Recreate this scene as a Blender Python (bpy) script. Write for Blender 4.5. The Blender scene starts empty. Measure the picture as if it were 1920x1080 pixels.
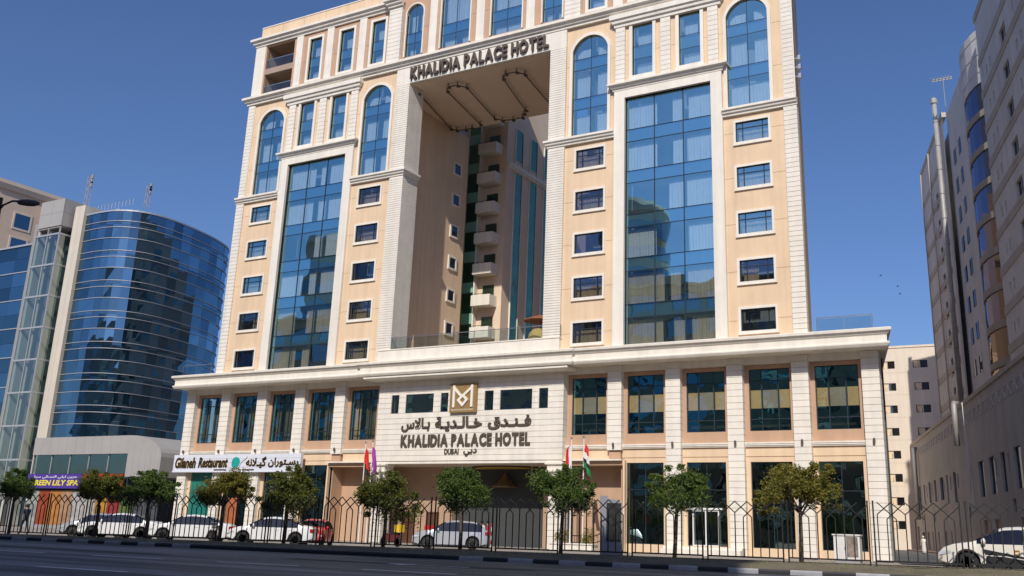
import bpy, bmesh, math, random
from mathutils import Matrix, Vector
SC = bpy.context.scene
COL = SC.collection
R = math.radians
random.seed(7)

# ------------------------------------------------------------------ camera
YAW, PITCH, ROLL, FPX = -0.51829713, 0.28993992, 0.02949372, 1856.71
CAMLOC = Vector((0.0, -63.894, 1.255))
fw = Vector((math.sin(YAW)*math.cos(PITCH), math.cos(YAW)*math.cos(PITCH), math.sin(PITCH)))
rt = Vector((math.cos(YAW), -math.sin(YAW), 0)); up = rt.cross(fw)
r2 = math.cos(ROLL)*rt + math.sin(ROLL)*up
u2 = -math.sin(ROLL)*rt + math.cos(ROLL)*up
cam = bpy.data.cameras.new('camera'); cam.sensor_width = 36; cam.lens = FPX/1920*36
cam.shift_x = -60/1920; cam.shift_y = -100/1920
cam.clip_start = 0.1; cam.clip_end = 5000
camo = bpy.data.objects.new('camera', cam); COL.objects.link(camo)
camo.matrix_world = Matrix(((r2.x, u2.x, -fw.x, CAMLOC.x), (r2.y, u2.y, -fw.y, CAMLOC.y), (r2.z, u2.z, -fw.z, CAMLOC.z), (0, 0, 0, 1)))
SC.camera = camo

# ------------------------------------------------------------------ sky and sun
SUN_AZ, SUN_EL = 163.0, 41.0          # heading clockwise from +Y; elevation
world = bpy.data.worlds.new('World'); SC.world = world; world.use_nodes = True
wt = world.node_tree; bg = wt.nodes['Background']
sky = wt.nodes.new('ShaderNodeTexSky'); sky.sky_type = 'NISHITA'; sky.sun_disc = False
sky.sun_elevation = R(SUN_EL); sky.sun_rotation = R(SUN_AZ)
sky.air_density = 1.0; sky.dust_density = 1.2; sky.ozone_density = 10.0; sky.altitude = 10
tnt = wt.nodes.new('ShaderNodeMix'); tnt.data_type = 'RGBA'; tnt.blend_type = 'MULTIPLY'; tnt.inputs[0].default_value = 1.0; tnt.inputs[7].default_value = (1.06, 0.965, 1.0, 1)
wt.links.new(sky.outputs[0], tnt.inputs[6]); wt.links.new(tnt.outputs[2], bg.inputs[0]); bg.inputs[1].default_value = 0.110
sun = bpy.data.lights.new('sun', 'SUN'); sun.energy = 4.1; sun.angle = R(0.53); sun.color = (1.0, 0.945, 0.855)
suno = bpy.data.objects.new('sun', sun); COL.objects.link(suno)
sd = Vector((math.sin(R(SUN_AZ))*math.cos(R(SUN_EL)), math.cos(R(SUN_AZ))*math.cos(R(SUN_EL)), math.sin(R(SUN_EL))))
suno.rotation_euler = sd.to_track_quat('Z', 'Y').to_euler()
suno.location = (20, -80, 90)
SC.view_settings.view_transform = 'Standard'; SC.view_settings.look = 'None'
SC.view_settings.exposure = 0.0; SC.view_settings.gamma = 1.0
SC.render.engine = 'CYCLES'
SC.cycles.max_bounces = 8; SC.cycles.transparent_max_bounces = 12; SC.cycles.glossy_bounces = 4
SC.cycles.sample_clamp_indirect = 6.0
SC.cycles.caustics_reflective = False; SC.cycles.caustics_refractive = False
try:
    SC.cycles.use_denoising = True
except Exception:
    pass

# ------------------------------------------------------------------ materials
MATS = {}
def pmat(name, col, rough=0.8, var=0.06, scale=0.6, metal=0.0, bump=0.0, bscale=30.0, spec=None, streak=0.0, coat=0.0):
    if name in MATS: return MATS[name]
    m = bpy.data.materials.new(name); m.use_nodes = True
    nt = m.node_tree; b = nt.nodes['Principled BSDF']
    b.inputs['Roughness'].default_value = rough; b.inputs['Metallic'].default_value = metal
    if spec is not None: b.inputs['Specular IOR Level'].default_value = spec
    if coat: b.inputs['Coat Weight'].default_value = coat; b.inputs['Coat Roughness'].default_value = 0.05
    b.inputs['Base Color'].default_value = (*col, 1)
    if var > 0 or streak > 0:
        tc = nt.nodes.new('ShaderNodeTexCoord')
        geo = nt.nodes.new('ShaderNodeNewGeometry')
        nz = nt.nodes.new('ShaderNodeTexNoise'); nz.inputs['Scale'].default_value = scale
        nz.inputs['Detail'].default_value = 6; nz.inputs['Roughness'].default_value = 0.65
        nt.links.new(geo.outputs['Position'], nz.inputs['Vector'])
        mr = nt.nodes.new('ShaderNodeMapRange'); mr.inputs[1].default_value = 0.3; mr.inputs[2].default_value = 0.7
        mr.inputs[3].default_value = 1-var; mr.inputs[4].default_value = 1+var
        nt.links.new(nz.outputs['Fac'], mr.inputs[0])
        fac = mr.outputs[0]
        if streak > 0:      # rain streaks: noise stretched along the vertical
            mp = nt.nodes.new('ShaderNodeMapping'); mp.inputs['Scale'].default_value = (1.6, 1.6, 0.06)
            nt.links.new(geo.outputs['Position'], mp.inputs['Vector'])
            n2 = nt.nodes.new('ShaderNodeTexNoise'); n2.inputs['Scale'].default_value = 1.3; n2.inputs['Detail'].default_value = 7
            nt.links.new(mp.outputs[0], n2.inputs['Vector'])
            m2 = nt.nodes.new('ShaderNodeMapRange'); m2.inputs[1].default_value = 0.35; m2.inputs[2].default_value = 0.75
            m2.inputs[3].default_value = 1+streak*0.3; m2.inputs[4].default_value = 1-streak
            nt.links.new(n2.outputs['Fac'], m2.inputs[0])
            mu = nt.nodes.new('ShaderNodeMath'); mu.operation = 'MULTIPLY'
            nt.links.new(fac, mu.inputs[0]); nt.links.new(m2.outputs[0], mu.inputs[1]); fac = mu.outputs[0]
        mx = nt.nodes.new('ShaderNodeVectorMath'); mx.operation = 'SCALE'
        mx.inputs[0].default_value = col; nt.links.new(fac, mx.inputs['Scale'])
        nt.links.new(mx.outputs[0], b.inputs['Base Color'])
    if bump > 0:
        geo2 = nt.nodes.new('ShaderNodeNewGeometry')
        nb = nt.nodes.new('ShaderNodeTexNoise'); nb.inputs['Scale'].default_value = bscale; nb.inputs['Detail'].default_value = 4
        nt.links.new(geo2.outputs['Position'], nb.inputs['Vector'])
        bp = nt.nodes.new('ShaderNodeBump'); bp.inputs['Strength'].default_value = bump; bp.inputs['Distance'].default_value = 0.02
        nt.links.new(nb.outputs['Fac'], bp.inputs['Height']); nt.links.new(bp.outputs[0], b.inputs['Normal'])
    MATS[name] = m
    return m

def glass(name, refl, trans, fac=0.5, wave=0.0, wscale=0.35, rough=0.0, grid=0.0):
    """coated architectural glass: a tinted mirror film over a tinted clear pane; wave = the roller-wave unevenness of the sheet"""
    if name in MATS: return MATS[name]
    m = bpy.data.materials.new(name); m.use_nodes = True
    nt = m.node_tree; out = nt.nodes['Material Output']; nt.nodes.remove(nt.nodes['Principled BSDF'])
    gl = nt.nodes.new('ShaderNodeBsdfGlossy'); gl.inputs['Color'].default_value = (*refl, 1); gl.inputs['Roughness'].default_value = rough
    tr = nt.nodes.new('ShaderNodeBsdfTransparent'); tr.inputs['Color'].default_value = (*trans, 1)
    mx = nt.nodes.new('ShaderNodeMixShader')
    fr = nt.nodes.new('ShaderNodeFresnel'); fr.inputs['IOR'].default_value = 1.5
    ad = nt.nodes.new('ShaderNodeMath'); ad.operation = 'MULTIPLY_ADD'; ad.inputs[1].default_value = 1.0-fac; ad.inputs[2].default_value = fac; ad.use_clamp = True
    nt.links.new(fr.outputs[0], ad.inputs[0])
    gb = nt.nodes.new('ShaderNodeNewGeometry'); iv = nt.nodes.new('ShaderNodeMath'); iv.operation = 'SUBTRACT'; iv.inputs[0].default_value = 1.0
    nt.links.new(gb.outputs['Backfacing'], iv.inputs[1]); mm = nt.nodes.new('ShaderNodeMath'); mm.operation = 'MULTIPLY'     # the film is on one face of the pane only
    nt.links.new(ad.outputs[0], mm.inputs[0]); nt.links.new(iv.outputs[0], mm.inputs[1]); nt.links.new(mm.outputs[0], mx.inputs[0])
    nt.links.new(tr.outputs[0], mx.inputs[1]); nt.links.new(gl.outputs[0], mx.inputs[2]); nt.links.new(mx.outputs[0], out.inputs[0])
    if wave > 0:
        geo = nt.nodes.new('ShaderNodeNewGeometry')
        oi = nt.nodes.new('ShaderNodeObjectInfo')
        va = nt.nodes.new('ShaderNodeVectorMath'); va.operation = 'MULTIPLY_ADD'
        va.inputs[1].default_value = (1, 1, 1)
        cb = nt.nodes.new('ShaderNodeCombineXYZ')
        ml = nt.nodes.new('ShaderNodeMath'); ml.operation = 'MULTIPLY'; ml.inputs[1].default_value = 37.0
        nt.links.new(oi.outputs['Random'], ml.inputs[0])
        for i in range(3): nt.links.new(ml.outputs[0], cb.inputs[i])
        nt.links.new(geo.outputs['Position'], va.inputs[0]); nt.links.new(cb.outputs[0], va.inputs[2])
        nz = nt.nodes.new('ShaderNodeTexNoise'); nz.inputs['Scale'].default_value = wscale; nz.inputs['Detail'].default_value = 1.5
        nt.links.new(va.outputs[0], nz.inputs['Vector'])
        bp = nt.nodes.new('ShaderNodeBump'); bp.inputs['Strength'].default_value = 1.0; bp.inputs['Distance'].default_value = wave
        nt.links.new(nz.outputs['Fac'], bp.inputs['Height'])
        nt.links.new(bp.outputs[0], gl.inputs['Normal']); nt.links.new(bp.outputs[0], fr.inputs['Normal'])
    MATS[name] = m
    return m

M_WHITE = pmat('white_stone', (0.76, 0.705, 0.62), 0.75, 0.07, 0.9, streak=0.09)
M_WHITE2 = pmat('white_moulding', (0.77, 0.715, 0.625), 0.7, 0.05, 0.7, streak=0.11)
M_BEIGE = pmat('beige_render', (0.72, 0.535, 0.355), 0.85, 0.07, 0.35, streak=0.10, bump=0.15)
M_BROWN = pmat('tan_render', (0.50, 0.315, 0.205), 0.8, 0.06, 0.9, streak=0.08)
M_DARKMULL = pmat('dark_mullion', (0.02, 0.03, 0.04), 0.4, 0.0)
M_INT = pmat('interior_wall', (0.52, 0.54, 0.56), 0.9, 0.1, 0.3)
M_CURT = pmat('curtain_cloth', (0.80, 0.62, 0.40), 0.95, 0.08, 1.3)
M_CURTW = pmat('sheer_curtain', (0.95, 0.93, 0.89), 0.95, 0.06, 1.3)
M_BLUE = glass('blue_reflective_glass', (0.52, 0.94, 1.0), (0.90, 0.96, 1.0), 0.52, 0.024, 0.30)
M_BLUES = glass('blue_spandrel_glass', (0.46, 0.84, 1.0), (0.9, 1.0, 1.0), 0.56, 0.02, 0.30)
M_INTD = pmat('dim_interior', (0.05, 0.055, 0.055), 0.9, 0.1, 0.3)
M_CURTD = pmat('shaded_olive_curtain', (0.22, 0.19, 0.12), 0.95, 0.1, 1.3)  # olive cloth darkened: shade on the left windows put into its colour
M_SPAND = pmat('spandrel_back', (0.03, 0.05, 0.075), 0.5, 0.05)
M_SPANB = pmat('spandrel_panel_blue', (0.13, 0.24, 0.33), 0.5, 0.05)
M_DIMG = None
M_TEAL = glass('teal_reflective_glass', (0.30, 0.82, 0.92), (1.0, 1.0, 0.94), 0.44, 0.035, 0.38)
M_SHOP = glass('dark_shop_glass', (0.50, 0.68, 0.64), (0.50, 0.60, 0.56), 0.34, 0.03, 0.45)
M_CLEAR = glass('clear_glass', (0.9, 0.95, 0.95), (0.86, 0.92, 0.92), 0.10)
M_LETTER = pmat('bronze_letter', (0.12, 0.092, 0.072), 0.45, 0.1, 4.0, metal=0.3)
M_STEEL = pmat('brushed_steel', (0.55, 0.56, 0.57), 0.3, 0.05, 3.0, metal=0.9)
M_BLACK = pmat('black_paint', (0.014, 0.013, 0.013), 0.45, 0.15, 5.0)

# ------------------------------------------------------------------ mesh helpers
class MB:
    def __init__(s): s.v = []; s.f = []; s.m = []; s.mi = 0
    def add(s, vs, fs):
        n = len(s.v); s.v += [tuple(p) for p in vs]
        for f in fs: s.f.append(tuple(i+n for i in f)); s.m.append(s.mi)
        return s
    def quad(s, a, b, c, d): return s.add([a, b, c, d], [(0, 1, 2, 3)])
    def box(s, x0, x1, y0, y1, z0, z1):
        return s.add([(x0,y0,z0),(x1,y0,z0),(x1,y1,z0),(x0,y1,z0),(x0,y0,z1),(x1,y0,z1),(x1,y1,z1),(x0,y1,z1)],
                     [(0,3,2,1),(4,5,6,7),(0,1,5,4),(1,2,6,5),(2,3,7,6),(3,0,4,7)])
    def bbox(s, x0, x1, y0, y1, z0, z1, b=0.02):
        """box with chamfered vertical and top edges seen from the front"""
        o = [(x0+b,y0),(x1-b,y0),(x1,y0+b),(x1,y1),(x0,y1),(x0,y0+b)]
        return s.prism_z(o, z0, z1)
    def prism_z(s, o, z0, z1):
        n = len(o)
        return s.add([(x,y,z0) for x,y in o]+[(x,y,z1) for x,y in o],
                     [tuple(range(n))[::-1], tuple(range(n,2*n))]+[(i,(i+1)%n,(i+1)%n+n,i+n) for i in range(n)])
    def prism_y(s, o, y0, y1):
        n = len(o)
        return s.add([(x,y0,z) for x,z in o]+[(x,y1,z) for x,z in o],
                     [tuple(range(n)), tuple(range(n,2*n))[::-1]]+[(i,i+n,(i+1)%n+n,(i+1)%n) for i in range(n)])
    def prism_x(s, o, x0, x1):
        n = len(o)
        return s.add([(x0,y,z) for y,z in o]+[(x1,y,z) for y,z in o],
                     [tuple(range(n))[::-1], tuple(range(n,2*n))]+[(i,(i+1)%n,(i+1)%n+n,i+n) for i in range(n)])
    def tube(s, path, r, n=6, cap=True, r1=None):
        P = [Vector(p) for p in path]; rings = []
        prev = None
        for i, p in enumerate(P):
            t = (P[min(i+1, len(P)-1)]-P[max(i-1, 0)]).normalized()
            ref = prev if prev is not None else (Vector((0,0,1)) if abs(t.z) < 0.9 else Vector((1,0,0)))
            a = (ref - t*ref.dot(t))
            if a.length < 1e-5: a = Vector((1,0,0)) - t*t.x
            a.normalize(); b = t.cross(a); prev = a
            rr = r if r1 is None else r+(r1-r)*i/(len(P)-1)
            rings.append([p+a*rr*math.cos(2*math.pi*k/n)+b*rr*math.sin(2*math.pi*k/n) for k in range(n)])
        vs = [q for ring in rings for q in ring]; fs = []
        for i in range(len(P)-1):
            for k in range(n): fs.append((i*n+k, i*n+(k+1)%n, (i+1)*n+(k+1)%n, (i+1)*n+k))
        if cap: fs += [tuple(range(n))[::-1], tuple(range((len(P)-1)*n, len(P)*n))]
        return s.add(vs, fs)
    def lathe(s, prof, n=12, c=(0,0,0), sx=1, sy=1):
        vs = []; fs = []
        for r, z in prof:
            for k in range(n):
                a = 2*math.pi*k/n; vs.append((c[0]+r*math.cos(a)*sx, c[1]+r*math.sin(a)*sy, c[2]+z))
        for i in range(len(prof)-1):
            for k in range(n): fs.append((i*n+k, i*n+(k+1)%n, (i+1)*n+(k+1)%n, (i+1)*n+k))
        fs += [tuple(range(n))[::-1], tuple(range((len(prof)-1)*n, len(prof)*n))]
        return s.add(vs, fs)
    def sweep(s, path, prof, closed_prof=True):
        """sweep a profile (outward offset, z) along a plan path with mitred corners; outward = right of travel"""
        P = [Vector(p) for p in path]; n = len(P); cols = []
        for i in range(n):
            d0 = (P[i]-P[i-1]).normalized() if i > 0 else None
            d1 = (P[i+1]-P[i]).normalized() if i < n-1 else None
            if d0 is None: d0 = d1
            if d1 is None: d1 = d0
            n0 = Vector((d0.y, -d0.x)); n1 = Vector((d1.y, -d1.x))
            mt = (n0+n1); k = mt.dot(n0)
            mt = mt/k if abs(k) > 1e-6 else n0
            cols.append([(P[i].x+mt.x*o, P[i].y+mt.y*o, z) for o, z in prof])
        k = len(prof); vs = [p for c in cols for p in c]; fs = []
        for i in range(n-1):
            for j in range(k if closed_prof else k-1):
                fs.append((i*k+j, (i+1)*k+j, (i+1)*k+(j+1)%k, i*k+(j+1)%k))
        fs += [tuple(range(k)), tuple(range((n-1)*k, n*k))[::-1]]
        return s.add(vs, fs)
    def mesh(s, name, mat=None, smooth=False):
        me = bpy.data.meshes.new(name); me.from_pydata(s.v, [], s.f)
        ms = mat if isinstance(mat, (list, tuple)) else ([mat] if mat else [])
        for m in ms: me.materials.append(m)
        if len(ms) > 1: me.polygons.foreach_set('material_index', s.m)
        if smooth: me.polygons.foreach_set('use_smooth', [True]*len(me.polygons))
        me.update(); return me
    def build(s, name, mat=None, parent=None, loc=(0,0,0), rot=(0,0,0), smooth=False, **kw):
        return obj(name, s.mesh(name, mat, smooth), parent, loc, rot, **kw)

def obj(name, me, parent=None, loc=(0,0,0), rot=(0,0,0), scale=(1,1,1), kind=None, label=None, cat=None, group=None):
    o = bpy.data.objects.new(name, me); COL.objects.link(o)
    o.location = loc; o.rotation_euler = rot; o.scale = scale
    if parent: o.parent = parent
    return tag(o, label, cat, group, kind)
def tag(o, label=None, cat=None, group=None, kind=None):
    if label: o['label'] = label
    if cat: o['category'] = cat
    if group: o['group'] = group
    if kind: o['kind'] = kind
    return o
def thing(name, label, cat, loc=(0,0,0), rotz=0.0, group=None):
    return obj(name, None, None, loc, (0,0,rotz), label=label, cat=cat, group=group)
def copy_tree(o, parent=None):
    c = o.copy(); COL.objects.link(c); c.parent = parent
    for ch in list(o.children): copy_tree(ch, c)
    return c
def recalc(me):
    bm = bmesh.new(); bm.from_mesh(me); bmesh.ops.recalc_face_normals(bm, faces=bm.faces); bm.to_mesh(me); bm.free(); return me

def text_mesh(s, size=1.0, depth=0.05, offset=0.0, shear=0.0, sx=1.0, res=3):
    cu = bpy.data.curves.new('lettering', 'FONT'); cu.body = s; cu.size = 1; cu.extrude = 0.5; cu.offset = offset; cu.shear = shear; cu.resolution_u = res
    t = bpy.data.objects.new('lettering', cu); COL.objects.link(t)
    bpy.context.view_layer.update()
    me = bpy.data.meshes.new_from_object(t.evaluated_get(bpy.context.evaluated_depsgraph_get()))
    bpy.data.objects.remove(t); bpy.data.curves.remove(cu)
    # text lies in XY with depth Z -> stand it up facing -Y
    for v in me.vertices:
        x, y, z = v.co; v.co = (x*size*sx, -z*depth, y*size)
    xs = [v.co.x for v in me.vertices] or [0]; zs = [v.co.z for v in me.vertices] or [0]
    return me, min(xs), max(xs), min(zs), max(zs)
def letters(parent, s, x0, x1, zb, h, y, mat, depth=0.12, offset=0.012, shear=0.0, name='letter', gap=0.075, space=0.30):
    """capital by capital, spread from x0 to x1 with cap height h"""
    G = []; w = 0.0
    for ch in s:
        if ch == ' ': G.append(None); w += space; continue
        me, a, b, c, d = text_mesh(ch, 1.0, depth, offset, shear)
        G.append((me, a, b)); w += (b-a)+gap
    w -= gap; k = (x1-x0)/w; kz = h/0.70; x = x0
    for g in G:
        if g is None: x += space*k; continue
        me, a, b = g
        for v in me.vertices: v.co.x = (v.co.x-a)*k; v.co.z *= kz
        me.materials.clear(); me.materials.append(mat)
        obj(name, me, parent, (x, y, zb)); x += (b-a+gap)*k
def word(parent, s, x0, x1, z0, z1, y, mat, depth=0.12, offset=0.02, name='word', shear=0.0):
    me, a, b, c, d = text_mesh(s, 1.0, depth, offset, shear)
    for v in me.vertices:
        v.co.x = x0+(v.co.x-a)/(b-a)*(x1-x0); v.co.z = z0+(v.co.z-c)/(d-c)*(z1-z0)
    # joined script: neighbouring glyphs overlap, so step each one a few millimetres
    par = list(range(len(me.vertices)))
    def find(i):
        while par[i] != i: par[i] = par[par[i]]; i = par[i]
        return i
    for e in me.edges:
        p, q = find(e.vertices[0]), find(e.vertices[1])
        if p != q: par[p] = q
    ids = {}
    for v in me.vertices:
        k = ids.setdefault(find(v.index), len(ids)); v.co.y += 0.004*(k % 5)
    me.materials.clear(); me.materials.append(mat)
    return obj(name, me, parent, (0, y, 0))

def wall_grid(mb, x0, x1, z0, z1, y, openings, depth=0.3, joints=(), jr=0.03, jh=0.014):
    """front wall at y with rectangular openings (reveals of the given depth) and recessed joint lines"""
    xs = sorted({x0, x1, *[v for o in openings for v in o[:2] if x0 < v < x1]})
    zs = {z0, z1, *[v for o in openings for v in o[2:4] if z0 < v < z1]}
    jset = []
    for j in joints:
        if z0+0.1 < j < z1-0.1: zs |= {j-jh, j+jh}; jset.append(j)
    zs = sorted(zs)
    for i in range(len(zs)-1):
        za, zb = zs[i], zs[i+1]; zc = (za+zb)/2
        isj = any(abs(zc-j) < jh*0.99 for j in jset)
        run = None
        for k in range(len(xs)):
            inside = False
            if k < len(xs)-1:
                xc = (xs[k]+xs[k+1])/2
                inside = any(o[0] < xc < o[1] and o[2] < zc < o[3] for o in openings)
            end = k == len(xs)-1
            if run is None and not end and not inside: run = xs[k]
            elif run is not None and (end or inside):
                yy = y+jr if isj else y
                mb.quad((run,yy,za),(xs[k],yy,za),(xs[k],yy,zb),(run,yy,zb))
                if isj:
                    mb.quad((run,y,za),(xs[k],y,za),(xs[k],yy,za),(run,yy,za))
                    mb.quad((run,yy,zb),(xs[k],yy,zb),(xs[k],y,zb),(run,y,zb))
                run = None
    for a, b, c, d in [o[:4] for o in openings]:
        c = max(c, z0); d = min(d, z1); e = y+depth
        mb.quad((a,y,c),(a,y,d),(a,e,d),(a,e,c)); mb.quad((b,y,c),(b,e,c),(b,e,d),(b,y,d))
        mb.quad((a,y,d),(b,y,d),(b,e,d),(a,e,d)); mb.quad((a,y,c),(a,e,c),(b,e,c),(b,y,c))
    return mb
def ring_frame(mb, a, b, c, d, w, y0, y1, bottom=True):
    """surround of width w outside the opening a..b x c..d"""
    mb.box(a-w, a, y0, y1, c-(w if bottom else 0), d+w); mb.box(b, b+w, y0, y1, c-(w if bottom else 0), d+w)
    mb.box(a, b, y0, y1, d, d+w)
    if bottom: mb.box(a, b, y0, y1, c-w, c)
    return mb
def arch_pts(a, b, zs, zt, n=14):
    """segmental arch from (a,zs) over the crown zt to (b,zs)"""
    h = (b-a)/2; r = zt-zs; xc = (a+b)/2
    if r >= h-1e-6: return [(xc-h*math.cos(math.pi*i/n), zs+r*math.sin(math.pi*i/n)) for i in range(n+1)]
    rad = (h*h+r*r)/(2*r); cz = zt-rad; t = math.asin(h/rad)
    return [(xc+rad*math.sin(-t+2*t*i/n), cz+rad*math.cos(-t+2*t*i/n)) for i in range(n+1)]
def curtain_mesh(w, h, seed=0, folds=None, amp=0.05):
    rnd = random.Random(seed); n = max(8, int(w*16)); mb = MB(); vs = []; ph = rnd.random()*6
    f = folds or w*4.2
    for j, z in enumerate((0, h)):
        for i in range(n+1):
            x = w*i/n; t = 2*math.pi*f*i/n
            y = amp*(math.sin(t+ph)+0.45*math.sin(2.3*t+ph*2)+0.3*math.sin(0.37*t))*(1.0 if j == 0 else 0.3)
            vs.append((x, y, z))
    mb.add(vs, [(i, i+1, n+2+i, n+1+i) for i in range(n)])
    return mb

# =================================================================== HOTEL
XC = -43.07
HOTEL = thing('hotel', 'tall cream and white palace-style hotel with a high portal over its terrace', 'hotel', (XC, 0, 0))
YW = -0.4                                   # face of the beige tower wall
ROWS = [14.4+3.4*k for k in range(5)]
SMALL = [(22.35, 24.75), (9.55, 11.91)]
ARCH = [(21.85, 24.95), (9.1, 12.2)]
NARROW = [(14.3, 16.0), (18.15, 19.85)]
def mir(a, b, s): return (a, b) if s > 0 else (-b, -a)

# ---- beige walls of the tower, two flanks
for s in (1, -1):
    ops = []
    for a, b in SMALL:
        for z in ROWS: ops.append((*mir(a, b, s), z, z+1.5))
    for a, b in ARCH: ops.append((*mir(a, b, s), 30.75, 39.2))
    for a, b in NARROW: ops.append((*mir(a, b, s), 34.86, 39.15))
    ops.append((*mir(13.72, 20.6, s), 13.0, 33.1))
    mb = MB(); x0, x1 = mir(8.5, 25.9, s)
    wall_grid(mb, x0, x1, 13.0, 40.3, YW, ops, 0.35, joints=[z+0.75 for z in ROWS]+[33.4, 36.8])
    for a, b in ARCH:                       # spandrels that close the square opening down to the arch
        a, b = mir(a, b, s); ap = arch_pts(a, b, 38.0, 39.2); h = len(ap)//2
        for L in (ap[:h+1]+[(a, 39.2)], ap[h:]+[(b, 39.2)]):
            n = len(L); mb.add([(x, YW-0.001, z) for x, z in L], [tuple(range(n))])
            mb.add([(x, YW-0.001, z) for x, z in L[:-1]]+[(x, YW+0.35, z) for x, z in L[:-1]], [(i, i+1, n+i, n-1+i) for i in range(n-2)])
    mb.build('tower_wall', M_BEIGE, HOTEL)
# ---- upper storey walls
topwin = [(18.0, 19.5), (14.1, 15.7), (10.4, 11.9)]
for s in (1, -1):
    mb = MB(); ops = [(*mir(a, b, s), 41.5, 45.8) for a, b in topwin]+[(*mir(21.65, 25.3, s), 41.1, 46.35)]
    x0, x1 = mir(9.6, 26.8, s); wall_grid(mb, x0, x1, 40.9, 46.6, YW, ops, 0.35, joints=[43.6])
    mb.build('upper_wall', M_BROWN, HOTEL)
TARCH = [(-8.0, -6.15, 45.6, 46.5), (-4.15, -1.1, 46.2, 47.6), (1.1, 4.15, 46.2, 47.6), (6.15, 8.0, 45.6, 46.5)]
mb = MB(); wall_grid(mb, -9.6, 9.6, 40.9, 51, YW, [(a, b, 41.4, zt) for a, b, zs, zt in TARCH], 0.35, joints=[44.0])
for a, b, zs, zt in TARCH:
    ap = arch_pts(a, b, zs, zt); h = len(ap)//2
    for L in (ap[:h+1]+[(a, zt)], ap[h:]+[(b, zt)]):
        n = len(L); mb.add([(x, YW-0.001, z) for x, z in L], [tuple(range(n))])
mb.build('upper_wall', M_BROWN, HOTEL)
# ---- masses behind the facade (rooms stop at an inner wall 2.4 m in)
MB().prism_z([(9.75, 2.4), (25.6, 2.4), (23.2, 12.5), (9.75, 12.5)], 13, 46.69).build('inner_wall', M_INT, HOTEL)
MB().prism_z([(-26.5, 2.4), (-9.75, 2.4), (-9.75, 12.5), (-26.5, 12.5)], 13, 46.69).build('inner_wall', M_INT, HOTEL)
MB().box(-26.76, -26.52, 1.05, 15.6, 13.86, 46.68).build('side_wall', M_BEIGE, HOTEL)
MB().prism_z([(26.2, 1.05), (23.8, 12.5), (23.55, 12.5), (25.9, 1.05)], 13.86, 46.68).build('side_wall', M_BEIGE, HOTEL)
m_sw = MB().box(-0.05, 0, 0, 1.5, 0, 1.5).mesh('flank_window', M_DARKMULL)
for r in range(9):
    for y in (4.0, 9.5): obj('flank_window', m_sw, HOTEL, (-26.76, y, 14.6+3.4*r))
MB().box(-26.4, 26.0, 0.0, 12.0, 46.7, 47.2).build('roof', M_WHITE2, HOTEL)
MB().box(-9.5, 9.5, 0.0, 11.0, 50.5, 51).build('attic_roof', M_WHITE2, HOTEL)
for s in (1, -1):
    MB().box(*mir(9.5, 9.74, s), 1.5, 12.6, 13.9, 38.7).build('passage_wall', M_BEIGE, HOTEL)     # wall of the portal passage, set back behind the pier
for k in range(6):
    for s in (-1, 1):
        z = 18.3+3.15*k
        w = MB(); e = -s
        x = 9.5*s
        for (ya, yb, za, zb) in ((10.1, 10.3, z, z+1.35), (11.3, 11.5, z, z+1.35), (10.3, 11.3, z, z+0.18), (10.3, 11.3, z+1.17, z+1.35)):
            w.box(min(x, x+e*0.12), max(x, x+e*0.12), ya, yb, za, zb)
        wo = w.build('passage_window', M_WHITE2, HOTEL)
        MB().box(min(x, x+e*0.04), max(x, x+e*0.04), 10.3, 11.3, z+0.18, z+1.17).build('pane', glass('dim_window_glass', (0.25, 0.30, 0.36), (0.2, 0.2, 0.2), 0.3, 0.03, 0.5), wo)
# ---- portal head: lintel and soffit
mb = MB(); mb.box(-8.54, 8.54, -0.595, 0.2, 38.65, 40.25); mb.build('portal_lintel', M_WHITE, HOTEL); MB().box(-9.49, 9.49, 0.21, 10.5, 38.66, 40.9).build('portal_slab', M_BEIGE, HOTEL)
mb = MB(); mb.box(-9.48, 9.48, -0.3, 10.4, 38.6, 38.649); sof = mb.build('portal_soffit', pmat('soffit_paint', (0.72, 0.57, 0.44), 0.85, 0.05, 0.4), HOTEL)
M_PIPE = pmat('bronze_pipe', (0.10, 0.075, 0.06), 0.5, 0.1, 3.0)
for path in ([(-7.2, 0.9), (-9.2, 8.9), (-8.9, 9.5), (-8.0, 9.7), (-7.2, 9.6)], [(-6.0, 9.2), (-4.6, 1.6), (-4.0, 0.9), (-3.1, 1.0), (-2.6, 1.7), (-4.0, 8.6), (-3.6, 9.3), (-2.6, 9.6), (-1.5, 9.5), (-0.9, 8.8)],
             [(-0.4, 8.2), (1.2, 1.6), (1.9, 0.9), (2.9, 1.0), (3.3, 1.7), (2.2, 8.6), (2.8, 9.5), (4.2, 9.6)], [(5.0, 8.5), (6.0, 1.5), (6.7, 0.9), (7.3, 1.0)]):
    p = MB(); p.tube([(x, y, 38.28) for x, y in path], 0.06, 6); po = p.build('lighting_pipe', M_PIPE, sof)
    for i, (x, y) in enumerate(path):
        if i % 1 == 0:
            p = MB(); p.tube([(x, y, 38.6), (x, y, 38.28)], 0.05, 6); p.lathe([(0.16, 0), (0.2, 0.06), (0.08, 0.2)], 8, (x+0.12, y, 38.08)); p.build('spotlight', M_PIPE, sof)
# ---- grooved piers of the portal, courses too fine to pick apart
for s in (1, -1):
    mb = MB(); x0, x1 = mir(7.08, 8.55, s); mb.box(x0+0.03, x1-0.03, -0.56, 1.47, 13.9, 40.2)
    z = 13.95
    while z < 40.0:
        if not 30.0 < z+0.1 < 30.7: mb.box(x0, x1, -0.6, 1.5, z, z+0.165)
        z += 0.2
    mb.build('portal_pier', M_WHITE, HOTEL, kind='stuff')
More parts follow.
